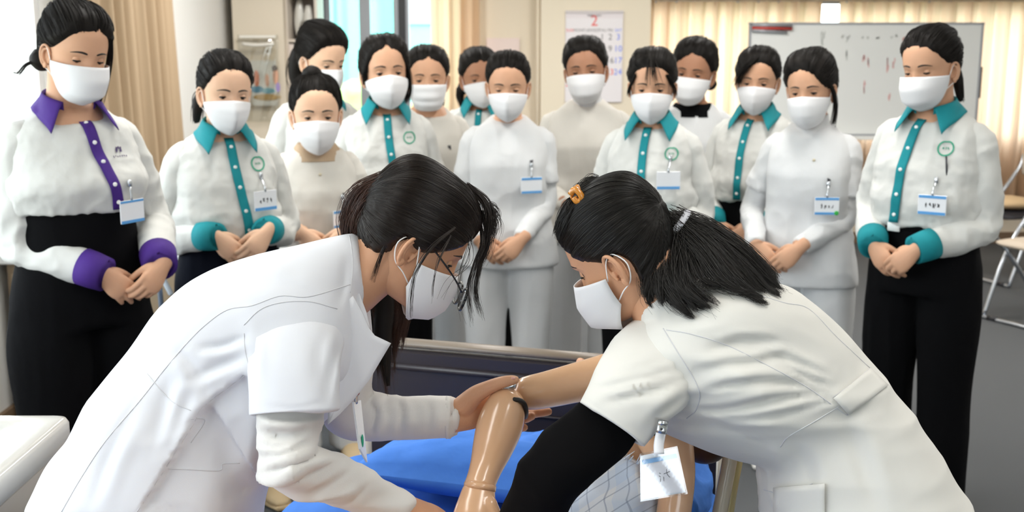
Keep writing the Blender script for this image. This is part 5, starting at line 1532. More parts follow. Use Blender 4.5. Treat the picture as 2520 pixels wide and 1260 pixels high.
def guide_strands(guides, k, n=22, jit=.004, seed=0, spread=.5, taper=1.0):
    "hairs between neighbouring guide curves given as rows (px, py, t)"
    r = np.random.default_rng(seed)
    Gs = [crom(A([W(*q) for q in g]), n) for g in guides]
    out = []
    for _ in range(k):
        x = r.uniform(0, len(Gs) - 1); i = int(x); f = x - i
        p = Gs[i] * (1 - f) + Gs[min(i + 1, len(Gs) - 1)] * f
        off = r.normal(size=3) * jit; off2 = r.normal(size=3) * jit * spread
        u = np.linspace(0, 1, n)[:, None]
        p = p + off * (.35 + .65 * u) + off2 * np.sin(u * PI * r.uniform(.8, 2.2))
        e = r.uniform(.82, 1.0); p = crom(p, 60)[np.clip((np.linspace(0, e, n) * 59).astype(int), 0, 59)]
        out.append(p)
    return A(out)

def finish(V, F, amp, scale, seed, stretch=(1, 1, 1), mask=None):
    return fold(V, F, amp, scale, seed, stretch, mask)

# ================================================================== left person
lb = A([-.74, 1.93, 0])
LP = empty('person', lb); tag(LP, 'person in white coat with glasses bending from the left, one hand holding the manikin elbow', 'person')
def lp(name, g, m, par=None, smooth=True, fixn=True): return mk(name, xf(g, np.eye(3), -lb), m, par or LP, smooth, fixn)
rings = [ringAB((104, 1226), (630, 1400), 1.88, .205), ringAB((196, 1066), (640, 1262), 1.88, .20), ringAB((276, 934), (655, 1180), 1.88, .185), ringAB((340, 848), (715, 1115), 1.88, .17),
         ringAB((400, 768), (775, 1062), 1.88, .17), ringAB((474, 699), (820, 1012), 1.88, .172), ringAB((562, 652), (862, 965), 1.88, .175), ringAB((660, 625), (892, 925), 1.875, .17), ringAB((750, 602), (905, 870), 1.87, .145),
         ringAB((820, 586), (905, 815), 1.865, .105), ringAB((862, 578), (900, 765), 1.86, .072)]
rings = crom(A(rings).reshape(len(rings), -1), 50).reshape(50, -1, 3)
collar_ = [ringAB((845, 583), (895, 770), 1.86, .072), ringAB((872, 578), (905, 752), 1.86, .0655), ringAB((884, 584), (912, 742), 1.86, .064)]
def pxsleeve(L, depth, n=48, res=7):
    return open_sleeve([W(*q[:3]) for q in L], [q[3] * q[2] / FPX for q in L], [q[3] * q[2] / FPX * depth for q in L], n=n, res=res, up=None if False else RIGHT)
slv = pxsleeve([(800, 695, 1.86, 40), (778, 725, 1.83, 75), (750, 770, 1.79, 97), (728, 835, 1.745, 112), (722, 900, 1.71, 111), (722, 960, 1.695, 108), (724, 1010, 1.69, 109)], .66)
Vc, Fc = voxel([loft(rings), loft(collar_)], .0055, 8)
P_ = PX(Vc)
mk_ = .35 + .8 * np.exp(-(((P_[:, 0] - 640) / 130) ** 2 + ((P_[:, 1] - 900) / 130) ** 2)) + .5 * np.exp(-((P_[:, 1] - 1150) / 160) ** 2)
Vc = fold(Vc, Fc, .014, 9, 21, (1, .5, .6), mk_)
Nc = vnormals(Vc, Fc)
SLIT = [(612, 920), (580, 938), (540, 968), (512, 992), (486, 1030), (440, 1100), (385, 1190), (330, 1280)]
Vc = step_edge(Vc, Nc, SLIT, .016, 4, -1, 190)
Vc = step_edge(Vc, Nc, [(506, 985), (540, 1030), (580, 1095), (622, 1160), (650, 1210)], .014, 5, 1, 110)
for pl, dp, w_ in (([(600, 832), (545, 852), (490, 858)], .007, 10), ([(598, 880), (540, 902), (470, 935)], .007, 12), ([(520, 980), (470, 900), (430, 860)], .005, 14), ([(420, 930), (400, 1010), (380, 1100)], .007, 18), ([(470, 960), (440, 1030), (410, 1110)], .006, 16), ([(330, 1000), (270, 1120), (230, 1230)], .005, 16), ([(560, 700), (640, 690), (720, 700)], .004, 18), ([(850, 640), (845, 700), (830, 760)], .006, 12)): Vc = crease(Vc, Nc, pl, dp, w_)
BL = bvh(Vc, Fc)
coat = lp('coat', [(Vc, Fc)], M_COAT, fixn=False)
Vs, Fs = slv[0]; Ps_ = PX(Vs)
Vs = fold(Vs, Fs, .009, 11, 23, (1, .7, .7), .3 + .8 * np.exp(-(((Ps_[:, 0] - 800) / 70) ** 2)))
BLS = bvh(Vs, Fs)
Ns = vnormals(Vs, Fs); Ns = Ns * np.sign(np.median(np.sum(Ns[:200] * (Vs[:200] - Vs.mean(0)), 1)) or 1)
for pl, dp, w_ in (([(838, 760), (842, 830), (818, 900), (800, 990)], .010, 12), ([(606, 800), (622, 860), (624, 930)], .008, 9), ([(812, 800), (790, 860), (786, 930)], .005, 9), ([(640, 990), (720, 1003), (800, 985)], .0015, 4)): Vs = crease(Vs, Ns, pl, dp, w_)
lp('sleeve', [(Vs, Fs)], M_COAT, coat)
# lower coat and legs, below the picture
leg = []
for dy in (-.09, .10):
    leg.append(tube([[-.58, 1.93 + dy, .72], [-.68, 1.93 + dy, .60], [-.74, 1.93 + dy, .42], [-.745, 1.93 + dy, .05]], [.10, .092, .075, .072], n=18, res=4))
Vl, Fl = voxel(leg, .012, 5); lp('trousers', [(Vl, Fl)], M_WHITE, fixn=False)
for dy in (-.09, .10):
    lp('shoe', [tube([[-.80, 1.93 + dy, .045], [-.74, 1.93 + dy, .05], [-.66, 1.93 + dy, .035], [-.58, 1.93 + dy, .026]], [.035, .042, .03, .014], n=14, res=3, up=(0, 0, 1), r2=[.032, .036, .042, .03], round_=2)], M_SHOEW)
for pts in ([(862, 700), (760, 730), (690, 728), (620, 752), (560, 762), (505, 800), (455, 850), (400, 915), (345, 985), (260, 1085), (200, 1175), (150, 1262)],
            [(362, 920), (420, 985), (470, 1010)],
            [(600, 925), (560, 955), (520, 985), (490, 1010), (478, 1040), (440, 1100), (390, 1180), (335, 1262)],
            [(600, 820), (603, 862), (612, 900)], [(600, 800), (640, 762), (690, 745), (760, 742), (830, 760)],
            [(395, 1152), (460, 1155), (540, 1158), (548, 1142), (590, 1140)], [(470, 1030), (505, 1036), (470, 1090)],
            [(860, 580), (866, 620), (868, 660), (862, 720)]):
    s_ = seam(BL, pts)
    if s_: lp('seam', s_, M_SEAM, coat)
# lapel and hanging front edge
def sheet(poly, th, m, name, par, lpf, sub=3, bend=.0):
    c = A(poly).mean(0); n = len(poly)
    ringsS = []
    for s in (1.0, .8, .55, .3, .08):
        ringsS.append([W(c[0] + (q[0] - c[0]) * s, c[1] + (q[1] - c[1]) * s, c[2] + (q[2] - c[2]) * s - bend * (1 - s * s)) for q in poly])
    back = [[p + FWD * th for p in r] for r in ringsS[::-1]]
    return lpf(name, loft(ringsS[::-1] + [[p + FWD * th for p in r] for r in ringsS], caps=True), m, par, True)
def dens(poly, k=4):
    P = A(poly); out = []
    for i in range(len(P)):
        for f in np.linspace(0, 1, k, endpoint=False): out.append(P[i] * (1 - f) + P[(i + 1) % len(P)] * f)
    return out
sheet(dens([(x, y, 1.755 + (x - 800) / 162 * .035) for x, y in ((868, 728), (893, 772), (908, 808), (922, 826), (962, 845), (940, 882), (908, 936), (872, 982), (836, 1020), (806, 1046), (808, 980), (826, 890), (834, 800), (848, 748))]), .0035, M_COAT, 'lapel', coat, lp, bend=0)
sheet(dens([(866, 715, 1.80), (884, 722, 1.80), (902, 770, 1.80), (912, 812, 1.795), (898, 806, 1.785), (872, 770, 1.785)]), .0035, M_COAT, 'collar', coat, lp, bend=0)
# long knitted sleeves under the coat
near = pxtube([(724, 930, 1.715, 66, .6), (722, 990, 1.705, 76, .62), (706, 1060, 1.695, 78, .8), (708, 1135, 1.695, 72, .95), (775, 1165, 1.72, 62), (850, 1190, 1.76, 56), (920, 1222, 1.79, 48), (984, 1250, 1.81, 42), (990, 1252, 1.812, 38)], n=32, res=6)
Vn, Fn = voxel([near], .005, 4)
Pn = PX(Vn); Nn = vnormals(Vn, Fn)
for pl, dp, w_ in (([(632, 1120), (700, 1120), (785, 1085)], .006, 8), ([(645, 1160), (730, 1140), (800, 1108)], .007, 9), ([(690, 1195), (760, 1165), (830, 1132)], .006, 9), ([(760, 1225), (810, 1195), (860, 1160)], .004, 8), ([(830, 1248), (875, 1220), (905, 1185)], .004, 8), ([(645, 1060), (700, 1072), (770, 1058)], .004, 9)): Vn = crease(Vn, Nn, pl, dp, w_)
Vn = fold(Vn, Fn, .016, 17, 31, (.6, .7, 1.5), .4 + .9 * np.exp(-(((Pn[:, 0] - 700) / 90) ** 2 + ((Pn[:, 1] - 1150) / 90) ** 2)))
lp('undersleeve', [(Vn, Fn)], M_KNIT, fixn=False)
far = pxtube([(850, 880, 1.96, 70), (848, 960, 1.985, 64), (858, 1012, 2.0, 62), (900, 1022, 2.0, 58), (980, 1027, 1.99, 54), (1060, 1027, 1.98, 52), (1108, 1027, 1.975, 51), (1112, 1027, 1.975, 46)], n=32, res=6)
Vn, Fn = voxel([far], .005, 4)
Nn = vnormals(Vn, Fn)
for pl, dp, w_ in (([(905, 985), (925, 1020), (915, 1060)], .006, 8), ([(975, 978), (990, 1020), (980, 1070)], .004, 9), ([(1050, 978), (1060, 1020), (1055, 1070)], .003, 9)): Vn = crease(Vn, Nn, pl, dp, w_)
Vn = fold(Vn, Fn, .006, 16, 33, (1, .7, .6))
fs = lp('undersleeve', [(Vn, Fn)], M_KNIT, fixn=False)
lp('cuff_hem', [pxtube([(1098, 1027, 1.975, 52.5), (1110, 1027, 1.975, 52), (1111, 1027, 1.975, 48)], n=32, res=1)], M_KNIT, fs)
# head and neck, arms' skin and hands
LM = head_frame(38, 14, False); LC = W(1024, 585, 1.86); LS = .89
head_l = xf([HEAD_HI, EARS, eyelids(0, -30)], LM * LS, LC)
nb = W(872, 680, 1.86); sk = LC + LM @ (A([0, -.025, -.055]) * LS)
neck_l = tube([W(800, 720, 1.87), nb, nb * .45 + sk * .55 + UPC * -.004, sk, sk + LM @ A([0, 0, .04])], [.07, .060, .052, .052, .045], n=28, res=5)
handL = [pxtube([(1060, 1027, 1.975, 40), (1112, 1026, 1.975, 39, .8), (1150, 1015, 1.98, 44, .55), (1185, 1003, 1.99, 47, .45), (1215, 1000, 2.01, 44, .4)], n=20),
         pxtube([(1140, 1000, 1.97, 28), (1170, 972, 1.955, 23), (1200, 955, 1.945, 18.5), (1232, 942, 1.935, 15.5), (1258, 936, 1.935, 13), (1268, 935, 1.936, 11)], n=14, round_=3),
         pxtube([(1195, 975, 2.0, 17), (1235, 990, 2.035, 14), (1285, 1018, 2.04, 12.5), (1325, 1016, 2.035, 11.5), (1350, 1013, 2.03, 10)], n=12, round_=3),
         pxtube([(1195, 1000, 2.01, 16), (1240, 1015, 2.035, 14), (1285, 1030, 2.03, 12.5), (1308, 1024, 2.02, 11)], n=12, round_=3),
         pxtube([(1192, 1022, 2.01, 15), (1235, 1038, 2.03, 13), (1275, 1052, 2.02, 11.5), (1290, 1052, 2.012, 10)], n=12, round_=3),
         pxtube([(1180, 1036, 2.0, 14), (1215, 1055, 2.02, 12), (1245, 1066, 2.015, 10)], n=12, round_=3)]
Vh, Fh = voxel(handL, .0025, 3)
hand2 = place_hand(HAND_R, W(992, 1250, 1.81), nrm(W(1060, 1285, 1.84) - W(992, 1250, 1.81)), UPC * .8 - FWD * .6)
wr2 = pxtube([(960, 1240, 1.80, 34), (1000, 1254, 1.815, 33)], n=16)
core_l = [pxtube([(872, 690, 1.862, 60), (760, 740, 1.875, 105), (640, 830, 1.88, 130), (520, 950, 1.88, 125), (430, 1120, 1.88, 140), (400, 1230, 1.88, 120)], n=20),
          pxtube([(790, 730, 1.83, 50), (745, 790, 1.78, 52), (722, 920, 1.715, 34), (706, 1060, 1.70, 34), (712, 1128, 1.70, 36), (775, 1165, 1.72, 42), (850, 1190, 1.76, 40), (940, 1232, 1.795, 34), (975, 1246, 1.805, 33)], n=14),
          pxtube([(820, 780, 1.90, 50), (850, 880, 1.96, 50), (852, 960, 1.985, 48), (862, 1012, 2.0, 46), (980, 1027, 1.99, 40), (1075, 1027, 1.978, 38)], n=14)]
for dy in (-.09, .10): core_l.append(tube([[-.58, 1.93 + dy, .85], [-.60, 1.93 + dy, .68], [-.68, 1.93 + dy, .60], [-.74, 1.93 + dy, .42], [-.745, 1.93 + dy, .05]], [.07, .07, .062, .055, .04], n=14, res=4))
body_l = lp('body', [head_l, neck_l, [(Vh, Fh)], hand2, wr2] + core_l, M_SKINF)
M_NAIL = mat('nail', '#e0a898', rough=.25)
lp('thumbnail', ell(W(1262, 931, 1.93), .005, .004, .0025), M_NAIL, body_l)
for sx in (-1, 1):
    e = lp('eye', xf(ell((.0305 * sx, .0655, -.001), .0108, .0108, .0108), LM * LS, LC), M_EYEW)
    lp('iris', xf(ell((.0305 * sx, .0712, -.005), .0062, .0062, .0062), LM * LS, LC), M_IRIS, e)
for q_ in lash_line(0): lp('eyelash', xf(q_, LM * LS, LC), M_HAIR)
for q_ in brow_geo(): lp('eyebrow', xf(q_, LM * LS, LC), M_HAIR)
mg_, lps = mask_geo('cup')
mo2 = lp('face_mask', xf(mg_, LM * LS * 1.02, LC), M_MASK)
for q_ in lps: lp('ear_loop', xf(q_, LM * LS * 1.01, LC), M_LOOP, mo2)
# glasses slid down the nose
gl = []
for sx in (-1, 1):
    a = np.linspace(0, 2 * PI, 33); ca, sa = np.cos(a), np.sin(a)
    x = sx * (.034 + .025 * np.sign(ca) * np.abs(ca) ** .7); z = -.036 + .019 * np.sign(sa) * np.abs(sa) ** .8; y = .134 - .10 * (np.abs(x) - .01) ** 2 * 10 - .006 * (z + .036) / .019
    gl.append(tube(np.stack([x, y, z], -1), .0026, n=8, res=1))
    gl.append(tube([[sx * .059, .118, -.026], [sx * .068, .085, -.012], [sx * .0745, .03, .004], [sx * .077, -.012, .010], [sx * .072, -.038, -.012]], .0017, n=8, res=4))
gl.append(tube([[-.010, .128, -.028], [0, .131, -.024], [.010, .128, -.028]], .0016, n=8, res=4))
gz = lp('glasses', xf(gl, LM * LS, LC), mat('glasses_black', '#131316', rough=.2, spec=.6))
for sx in (-1, 1):
    a = np.linspace(0, 2 * PI, 32, endpoint=False)
    ring_ = np.stack([sx * (.034 + .024 * np.cos(a)), .1265 + 0 * a, -.036 + .018 * np.sin(a)], -1)
    lp('lens', xf(loft([ring_, ring_ + A([0, .001, 0])]), LM * LS, LC), M_CLEAR, gz)
# hair
LST = dict(nape=.004, front=.066, vol=.016, top=.006, back=.008, soft=.024, fringe=(40, .02, 30), sides=.012)
capL = hair_cap(HEAD_HG, HEAD_HA, LST, seed=5, flow=(0, -.11, -.01), groove=.0016, nw=110)
hl_ = lp('hair', xf(capL, LM * LS, LC), M_HAIR2)
V0, Q0, T0 = flat(capL); BC = BVHTree.FromPolygons([tuple(v) for v in V0], [tuple(map(int, f)) for f in Q0] + [tuple(map(int, f)) for f in T0])
LGA = (0.0, -.118, -.01)
cap_strands('hair_strands', BC, LST, LM, LC, LS, LGA, 5200, M_HAIR2, hl_, lb, seed=3, rad=.0003, lift=(.0002, .0022))
bulge = pxtube([(930, 470, 1.865, 36), (893, 505, 1.87, 44), (884, 550, 1.89, 42), (905, 600, 1.93, 34), (930, 660, 1.97, 26), (945, 740, 2.0, 26), (942, 830, 2.0, 22), (948, 900, 2.0, 14), (955, 950, 1.995, 5)], n=24, res=5)
tl = lp('ponytail', bulge, M_HAIRB)
gs_ = [[(955, 440, 1.84), (890, 472, 1.845), (866, 530, 1.865), (876, 590, 1.92), (905, 660, 1.97), (922, 760, 2.0), (925, 860, 2.0), (945, 995, 1.995)],
       [(960, 460, 1.83), (905, 490, 1.83), (880, 545, 1.85), (890, 605, 1.92), (920, 680, 1.98), (945, 770, 2.01), (945, 870, 2.01), (952, 975, 1.995)],
       [(970, 480, 1.84), (915, 520, 1.835), (890, 570, 1.86), (905, 620, 1.93), (940, 700, 1.99), (972, 770, 2.02), (962, 860, 2.01), (962, 965, 2.0)],
       [(975, 500, 1.87), (925, 560, 1.9), (910, 610, 1.95), (955, 700, 2.0), (1000, 760, 2.03), (985, 830, 2.02), (968, 905, 2.01)]]
strands('loose_strands', np.vstack([guide_clumps(gs_, 40, 100, jit=.006, w1=.0008, seed=8, short=.4), guide_strands(gs_, 200, jit=.008, seed=8)]), np.linspace(.00045, .00012, 22), M_BROWN, tl, lb)
wisp = []
for pts, k, j in (([(1188, 520, 1.86), (1200, 590, 1.85), (1182, 650, 1.85), (1172, 720, 1.85), (1190, 790, 1.85)], 60, .0030), ([(1180, 540, 1.86), (1186, 600, 1.84), (1168, 650, 1.84), (1152, 720, 1.84), (1165, 806, 1.84)], 44, .0026),
                  ([(1165, 560, 1.83), (1150, 620, 1.81), (1128, 680, 1.82), (1122, 740, 1.83), (1140, 800, 1.84)], 4, .006), ([(1120, 560, 1.78), (1060, 610, 1.755), (1022, 670, 1.76), (1012, 730, 1.765), (1010, 790, 1.77)], 14, .0024),
                  ([(1110, 580, 1.77), (1080, 640, 1.755), (1066, 700, 1.765), (1064, 750, 1.77)], 6, .002), ([(990, 560, 1.78), (950, 600, 1.79), (930, 650, 1.80), (915, 700, 1.81)], 26, .0025), ([(1150, 560, 1.84), (1160, 640, 1.82), (1110, 690, 1.80), (1085, 740, 1.80)], 3, .003),
                  ([(1190, 500, 1.86), (1212, 520, 1.86), (1216, 550, 1.86), (1205, 585, 1.86)], 130, .006), ([(1150, 455, 1.86), (1195, 500, 1.855), (1206, 550, 1.85), (1196, 610, 1.85), (1178, 650, 1.85)], 170, .005)):
    wisp.append(guide_strands([pts, pts], k, jit=j, seed=int(pts[0][0]) + k))
strands('fringe_strands', np.vstack(wisp), np.linspace(.0005, .00012, 22), M_HAIR2, hl_, lb)
# badge hanging edge-on from the chest pocket
bc_ = lp('name_badge', [], M_CARD) if False else None
q0, q1, q2, q3 = W(866, 990, 1.80), W(884, 985, 1.83), W(900, 1138, 1.83), W(882, 1105, 1.80)
Gb = A([[q0, q1], [q0 * .5 + q3 * .5, q1 * .5 + q2 * .5], [q3, q2]])
bdg = lp('name_badge', grid_shell(Gb, .003), M_CARD, smooth=False)
lp('badge_dot', ell(W(892, 1085, 1.812), .002, .004, .011), M_GREEN, bdg)
lp('badge_clip', [tube([W(874, 945, 1.80), W(876, 968, 1.80), W(876, 992, 1.81)], [.005, .004, .003], n=8)], M_METAL, bdg)
lp('badge_clip', [box(W(876, 960, 1.797), (.011, .008, .016), bev=.002)], mat('clip_red', '#8c3038', rough=.4), bdg)

# ================================================================== right person
rb = A([.72, 1.88, 0])
RP_ = empty('person', rb); tag(RP_, 'person in white coat over black sleeves with black ponytail, bending in from the right', 'person')
def rp(name, g, m, par=None, smooth=True, fixn=True): return mk(name, xf(g, np.eye(3), -rb), m, par or RP_, smooth, fixn)
rings = [ringAB((1700, 690), (1568, 805), 1.79, .066), ringAB((1760, 686), (1545, 850), 1.80, .10), ringAB((1850, 690), (1548, 910), 1.82, .145), ringAB((1925, 704), (1575, 985), 1.84, .165), ringAB((1990, 746), (1628, 1048), 1.85, .17),
         ringAB((2062, 812), (1720, 1092), 1.86, .17), ringAB((2128, 890), (1800, 1118), 1.87, .165), ringAB((2180, 950), (1862, 1140), 1.87, .158), ringAB((2240, 1030), (1872, 1200), 1.87, .165), ringAB((2300, 1128), (1886, 1290), 1.88, .185),
         ringAB((2378, 1258), (1915, 1400), 1.88, .20), ringAB((2420, 1360), (1950, 1520), 1.88, .205)]
rings = crom(A(rings).reshape(len(rings), -1), 50).reshape(50, -1, 3)
colr = [ringAB((1690, 692), (1572, 795), 1.79, .063), ringAB((1668, 690), (1566, 778), 1.785, .060), ringAB((1655, 690), (1562, 770), 1.785, .058)]
slr = pxsleeve([(1740, 795, 1.86, 60), (1700, 818, 1.83, 98), (1652, 850, 1.785, 121), (1604, 903, 1.74, 118), (1562, 958, 1.713, 107), (1530, 1005, 1.70, 98), (1507, 1040, 1.695, 94)], .70)
Vc, Fc = voxel([loft(rings), loft(colr)], .0055, 8)
P_ = PX(Vc)
mk_ = .25 + .9 * np.exp(-(((P_[:, 0] - 1850) / 170) ** 2 + ((P_[:, 1] - 960) / 110) ** 2)) + .5 * np.exp(-(((P_[:, 0] - 1600) / 120) ** 2 + ((P_[:, 1] - 960) / 90) ** 2))
Vc = fold(Vc, Fc, .021, 10, 41, (.42, .6, 1.5), mk_)
Nc = vnormals(Vc, Fc)
for pl, dp, w_ in (([(1715, 1012), (1800, 1006), (1900, 986), (2035, 972)], .010, 10), ([(1780, 1030), (1870, 1030), (1960, 1010), (2060, 985)], .008, 9), ([(1725, 965), (1800, 948), (1900, 938), (2010, 958)], .008, 10), ([(1715, 910), (1790, 897), (1860, 892), (1940, 872)], .007, 10),
        ([(1755, 855), (1830, 838), (1910, 842)], .006, 10), ([(1890, 872), (1960, 892), (2035, 928)], .006, 9), ([(1930, 905), (1990, 930), (2050, 955)], .006, 8), ([(1640, 1050), (1720, 1050), (1820, 1060), (1900, 1080)], .008, 16), ([(1960, 1090), (1990, 1160), (2000, 1260)], .006, 18), ([(2080, 1040), (2120, 1130), (2160, 1250)], .006, 22), ([(1890, 1110), (1898, 1160), (1892, 1220)], .006, 10)): Vc = crease(Vc, Nc, pl, dp, w_)
Vc = step_edge(Vc, Nc, [(1640, 1010), (1700, 1020), (1780, 1040), (1850, 1075), (1915, 1100)], .006, 6, 1, 80)
BR = bvh(Vc, Fc)
coatr = rp('coat', [(Vc, Fc)], M_COAT2, fixn=False)
Vs, Fs = slr[0]; Ps_ = PX(Vs)
Vs = fold(Vs, Fs, .016, 12, 43, (.5, .7, 1.3), .25 + .9 * np.exp(-(((Ps_[:, 0] - 1620) / 90) ** 2 + ((Ps_[:, 1] - 960) / 60) ** 2)))
Ns = vnormals(Vs, Fs); Ns = Ns * np.sign(np.median(np.sum(Ns[:200] * (Vs[:200] - Vs.mean(0)), 1)) or 1)
for pl, dp, w_ in (([(1470, 958), (1560, 938), (1650, 912), (1715, 880)], .008, 9), ([(1490, 990), (1590, 965), (1690, 930)], .009, 10), ([(1520, 925), (1580, 908), (1650, 880)], .005, 9), ([(1600, 1040), (1650, 1000), (1700, 960)], .007, 10)): Vs = crease(Vs, Ns, pl, dp, w_)
rp('sleeve', [(Vs, Fs)], M_COAT2, coatr)
for pts in ([(1640, 812), (1700, 822), (1790, 850), (1900, 905), (1990, 955), (2085, 1022), (2060, 985)], [(1632, 808), (1670, 870), (1712, 940), (1722, 975), (1712, 1010), (1690, 1030)],
            [(1850, 720), (1930, 745), (1990, 760), (2060, 830), (2140, 905)], [(2050, 978), (2095, 945), (2143, 905)], [(2085, 1020), (2135, 985), (2182, 948)], [(2066, 1000), (2000, 1040), (1940, 1075), (1920, 1100)],
            [(1430, 985), (1500, 1015), (1580, 1052)], [(1880, 1205), (1930, 1215), (2000, 1190)]):
    s_ = seam(BR, pts)
    if s_: rp('seam', s_, M_SEAM, coatr)
# waist tab
tabp = []
for (x, y) in ((2050, 980), (2140, 908), (2184, 950), (2088, 1020)):
    d = nrm(W(x, y, 1) - CAM); tabp.append(d)
Gt = []
for v in np.linspace(0, 1, 6):
    row = []
    for u in np.linspace(0, 1, 12):
        d = nrm((tabp[0] * (1 - u) + tabp[1] * u) * (1 - v) + (tabp[3] * (1 - u) + tabp[2] * u) * v); h = BR.ray_cast(Vector(CAM), Vector(d))
        row.append(A(h[0]) - d * .004 if h[0] is not None else (row[-1] if row else W(2100, 960, 1.8)))
    Gt.append(row)
rp('waist_tab', grid_shell(A(Gt)[:, ::-1], -.003), M_COAT2, coatr)
Gt = []
for v in np.linspace(0, 1, 8):
    row = []
    for u in np.linspace(0, 1, 10):
        x = 1905 + 125 * u; y = 1200 - 10 * u + 110 * v
        d = nrm(W(x, y, 1) - CAM); h = BR.ray_cast(Vector(CAM), Vector(d)); row.append(A(h[0]) - d * (.003 + .004 * (1 - v)) if h[0] is not None else (row[-1] if row else W(x, y, 1.75)))
    Gt.append(row)
rp('pocket', grid_shell(A(Gt)[:, ::-1], -.002), M_COAT2, coatr)
leg = []
for dy in (-.09, .10):
    leg.append(tube([[.60, 1.88 + dy, .72], [.66, 1.88 + dy, .58], [.72, 1.88 + dy, .42], [.725, 1.88 + dy, .05]], [.10, .092, .075, .072], n=18, res=4))
Vl, Fl = voxel(leg, .012, 5); rp('trousers', [(Vl, Fl)], M_WHITE, fixn=False)
for dy in (-.09, .10):
    rp('shoe', [tube([[.785, 1.88 + dy, .045], [.725, 1.88 + dy, .05], [.645, 1.88 + dy, .035], [.565, 1.88 + dy, .026]], [.035, .042, .03, .014], n=14, res=3, up=(0, 0, 1), r2=[.032, .036, .042, .03], round_=2)], M_SHOEW)
slk = pxtube([(1540, 975, 1.72, 70, .5), (1495, 1040, 1.71, 82, .55), (1440, 1088, 1.71, 84, .75), (1385, 1140, 1.72, 84), (1345, 1190, 1.745, 80), (1308, 1258, 1.78, 72), (1280, 1330, 1.81, 58), (1262, 1380, 1.83, 48)], n=32, res=6)
Vn, Fn = voxel([slk], .006, 4)
Vn = fold(Vn, Fn, .006, 13, 52, (.8, .7, .8))
rp('undersleeve', [(Vn, Fn)], mat('knit_black', '#0b0a0b', rough=.95, spec=.1), fixn=False)
slk2 = pxtube([(1640, 960, 1.97, 70), (1600, 1010, 2.02, 66), (1560, 1040, 2.20, 56), (1520, 1000, 2.30, 48)], n=24, res=5)
rp('undersleeve', slk2, mat('knit_black', '#121113'))
RM = head_frame(36, 30, True); RC = W(1524, 612, 1.78); RS = .885
head_r = xf([HEAD_HI, EARS, eyelids(-10, -30)], RM * RS, RC)
nb = W(1628, 735, 1.785); sk = RC + RM @ (A([0, -.025, -.055]) * RS)
neck_r = tube([W(1690, 790, 1.80), nb, nb * .45 + sk * .55, sk, sk + RM @ A([0, 0, .04])], [.07, .056, .050, .051, .045], n=28, res=5)
hand3 = place_hand(HAND_R, W(1262, 1385, 1.83), nrm(W(1230, 1460, 1.87) - W(1262, 1385, 1.83)), UPC * .8 - FWD * .6)
hand4 = place_hand(HAND_C, W(1520, 1000, 2.30), nrm(W(1480, 970, 2.30) - W(1520, 1000, 2.30)), FWD)
core_r = [pxtube([(1628, 735, 1.785, 60), (1740, 800, 1.82, 105), (1850, 890, 1.85, 120), (1980, 990, 1.87, 120), (2070, 1120, 1.87, 135), (2140, 1260, 1.88, 140)], n=20),
          pxtube([(1720, 830, 1.83, 60), (1652, 870, 1.79, 60), (1562, 958, 1.73, 34), (1495, 1040, 1.715, 34), (1385, 1140, 1.725, 44), (1308, 1258, 1.78, 46), (1262, 1385, 1.83, 40)], n=14),
          pxtube([(1700, 880, 1.90, 60), (1640, 960, 1.97, 50), (1600, 1010, 2.02, 48), (1560, 1040, 2.20, 42), (1520, 1000, 2.30, 36)], n=14)]
for dy in (-.09, .10): core_r.append(tube([[.58, 1.88 + dy, .85], [.60, 1.88 + dy, .70], [.66, 1.88 + dy, .58], [.72, 1.88 + dy, .42], [.725, 1.88 + dy, .05]], [.07, .07, .062, .055, .04], n=14, res=4))
body_r = rp('body', [head_r, neck_r, hand3, hand4] + core_r, M_SKINF)
for sx in (-1, 1):
    e = rp('eye', xf(ell((.0305 * sx, .0655, -.001), .0108, .0108, .0108), RM * RS, RC), M_EYEW)
    rp('iris', xf(ell((.0305 * sx, .0712, -.005), .0062, .0062, .0062), RM * RS, RC), M_IRIS, e)
for q_ in lash_line(-10): rp('eyelash', xf(q_, RM * RS, RC), M_HAIR)
for q_ in brow_geo(): rp('eyebrow', xf(q_, RM * RS, RC), M_HAIR)
mg_, lps = mask_geo('boat')
mo2 = rp('face_mask', xf(mg_, RM * RS * 1.02, RC), M_MASK)
for q_ in lps: rp('ear_loop', xf(q_, RM * RS * 1.01, RC), M_LOOP, mo2)
RST = dict(nape=.045, front=.060, vol=.010, top=.002, back=.002, soft=.022, sides=.004)
capR = hair_cap(HEAD_HG, HEAD_HA, RST, seed=15, flow=(0, -.115, .025), groove=.0016, nw=110)
hr_ = rp('hair', xf(capR, RM * RS, RC), M_HAIR)
V0, Q0, T0 = flat(capR); BC = BVHTree.FromPolygons([tuple(v) for v in V0], [tuple(map(int, f)) for f in Q0] + [tuple(map(int, f)) for f in T0])
cap_strands('hair_strands', BC, RST, RM, RC, RS, (0, -.125, .025), 5200, M_HAIR, hr_, rb, seed=13, rad=.0003, lift=(.0002, .0022))
tie = W(1664, 556, 1.785)
tcone = pxtube([(1632, 545, 1.79, 26), (1652, 554, 1.785, 27), (1668, 563, 1.78, 27), (1700, 592, 1.765, 32), (1745, 625, 1.745, 28), (1790, 660, 1.73, 20), (1830, 690, 1.715, 8)], n=24, res=5)
tl = rp('ponytail', tcone, M_HAIRB)
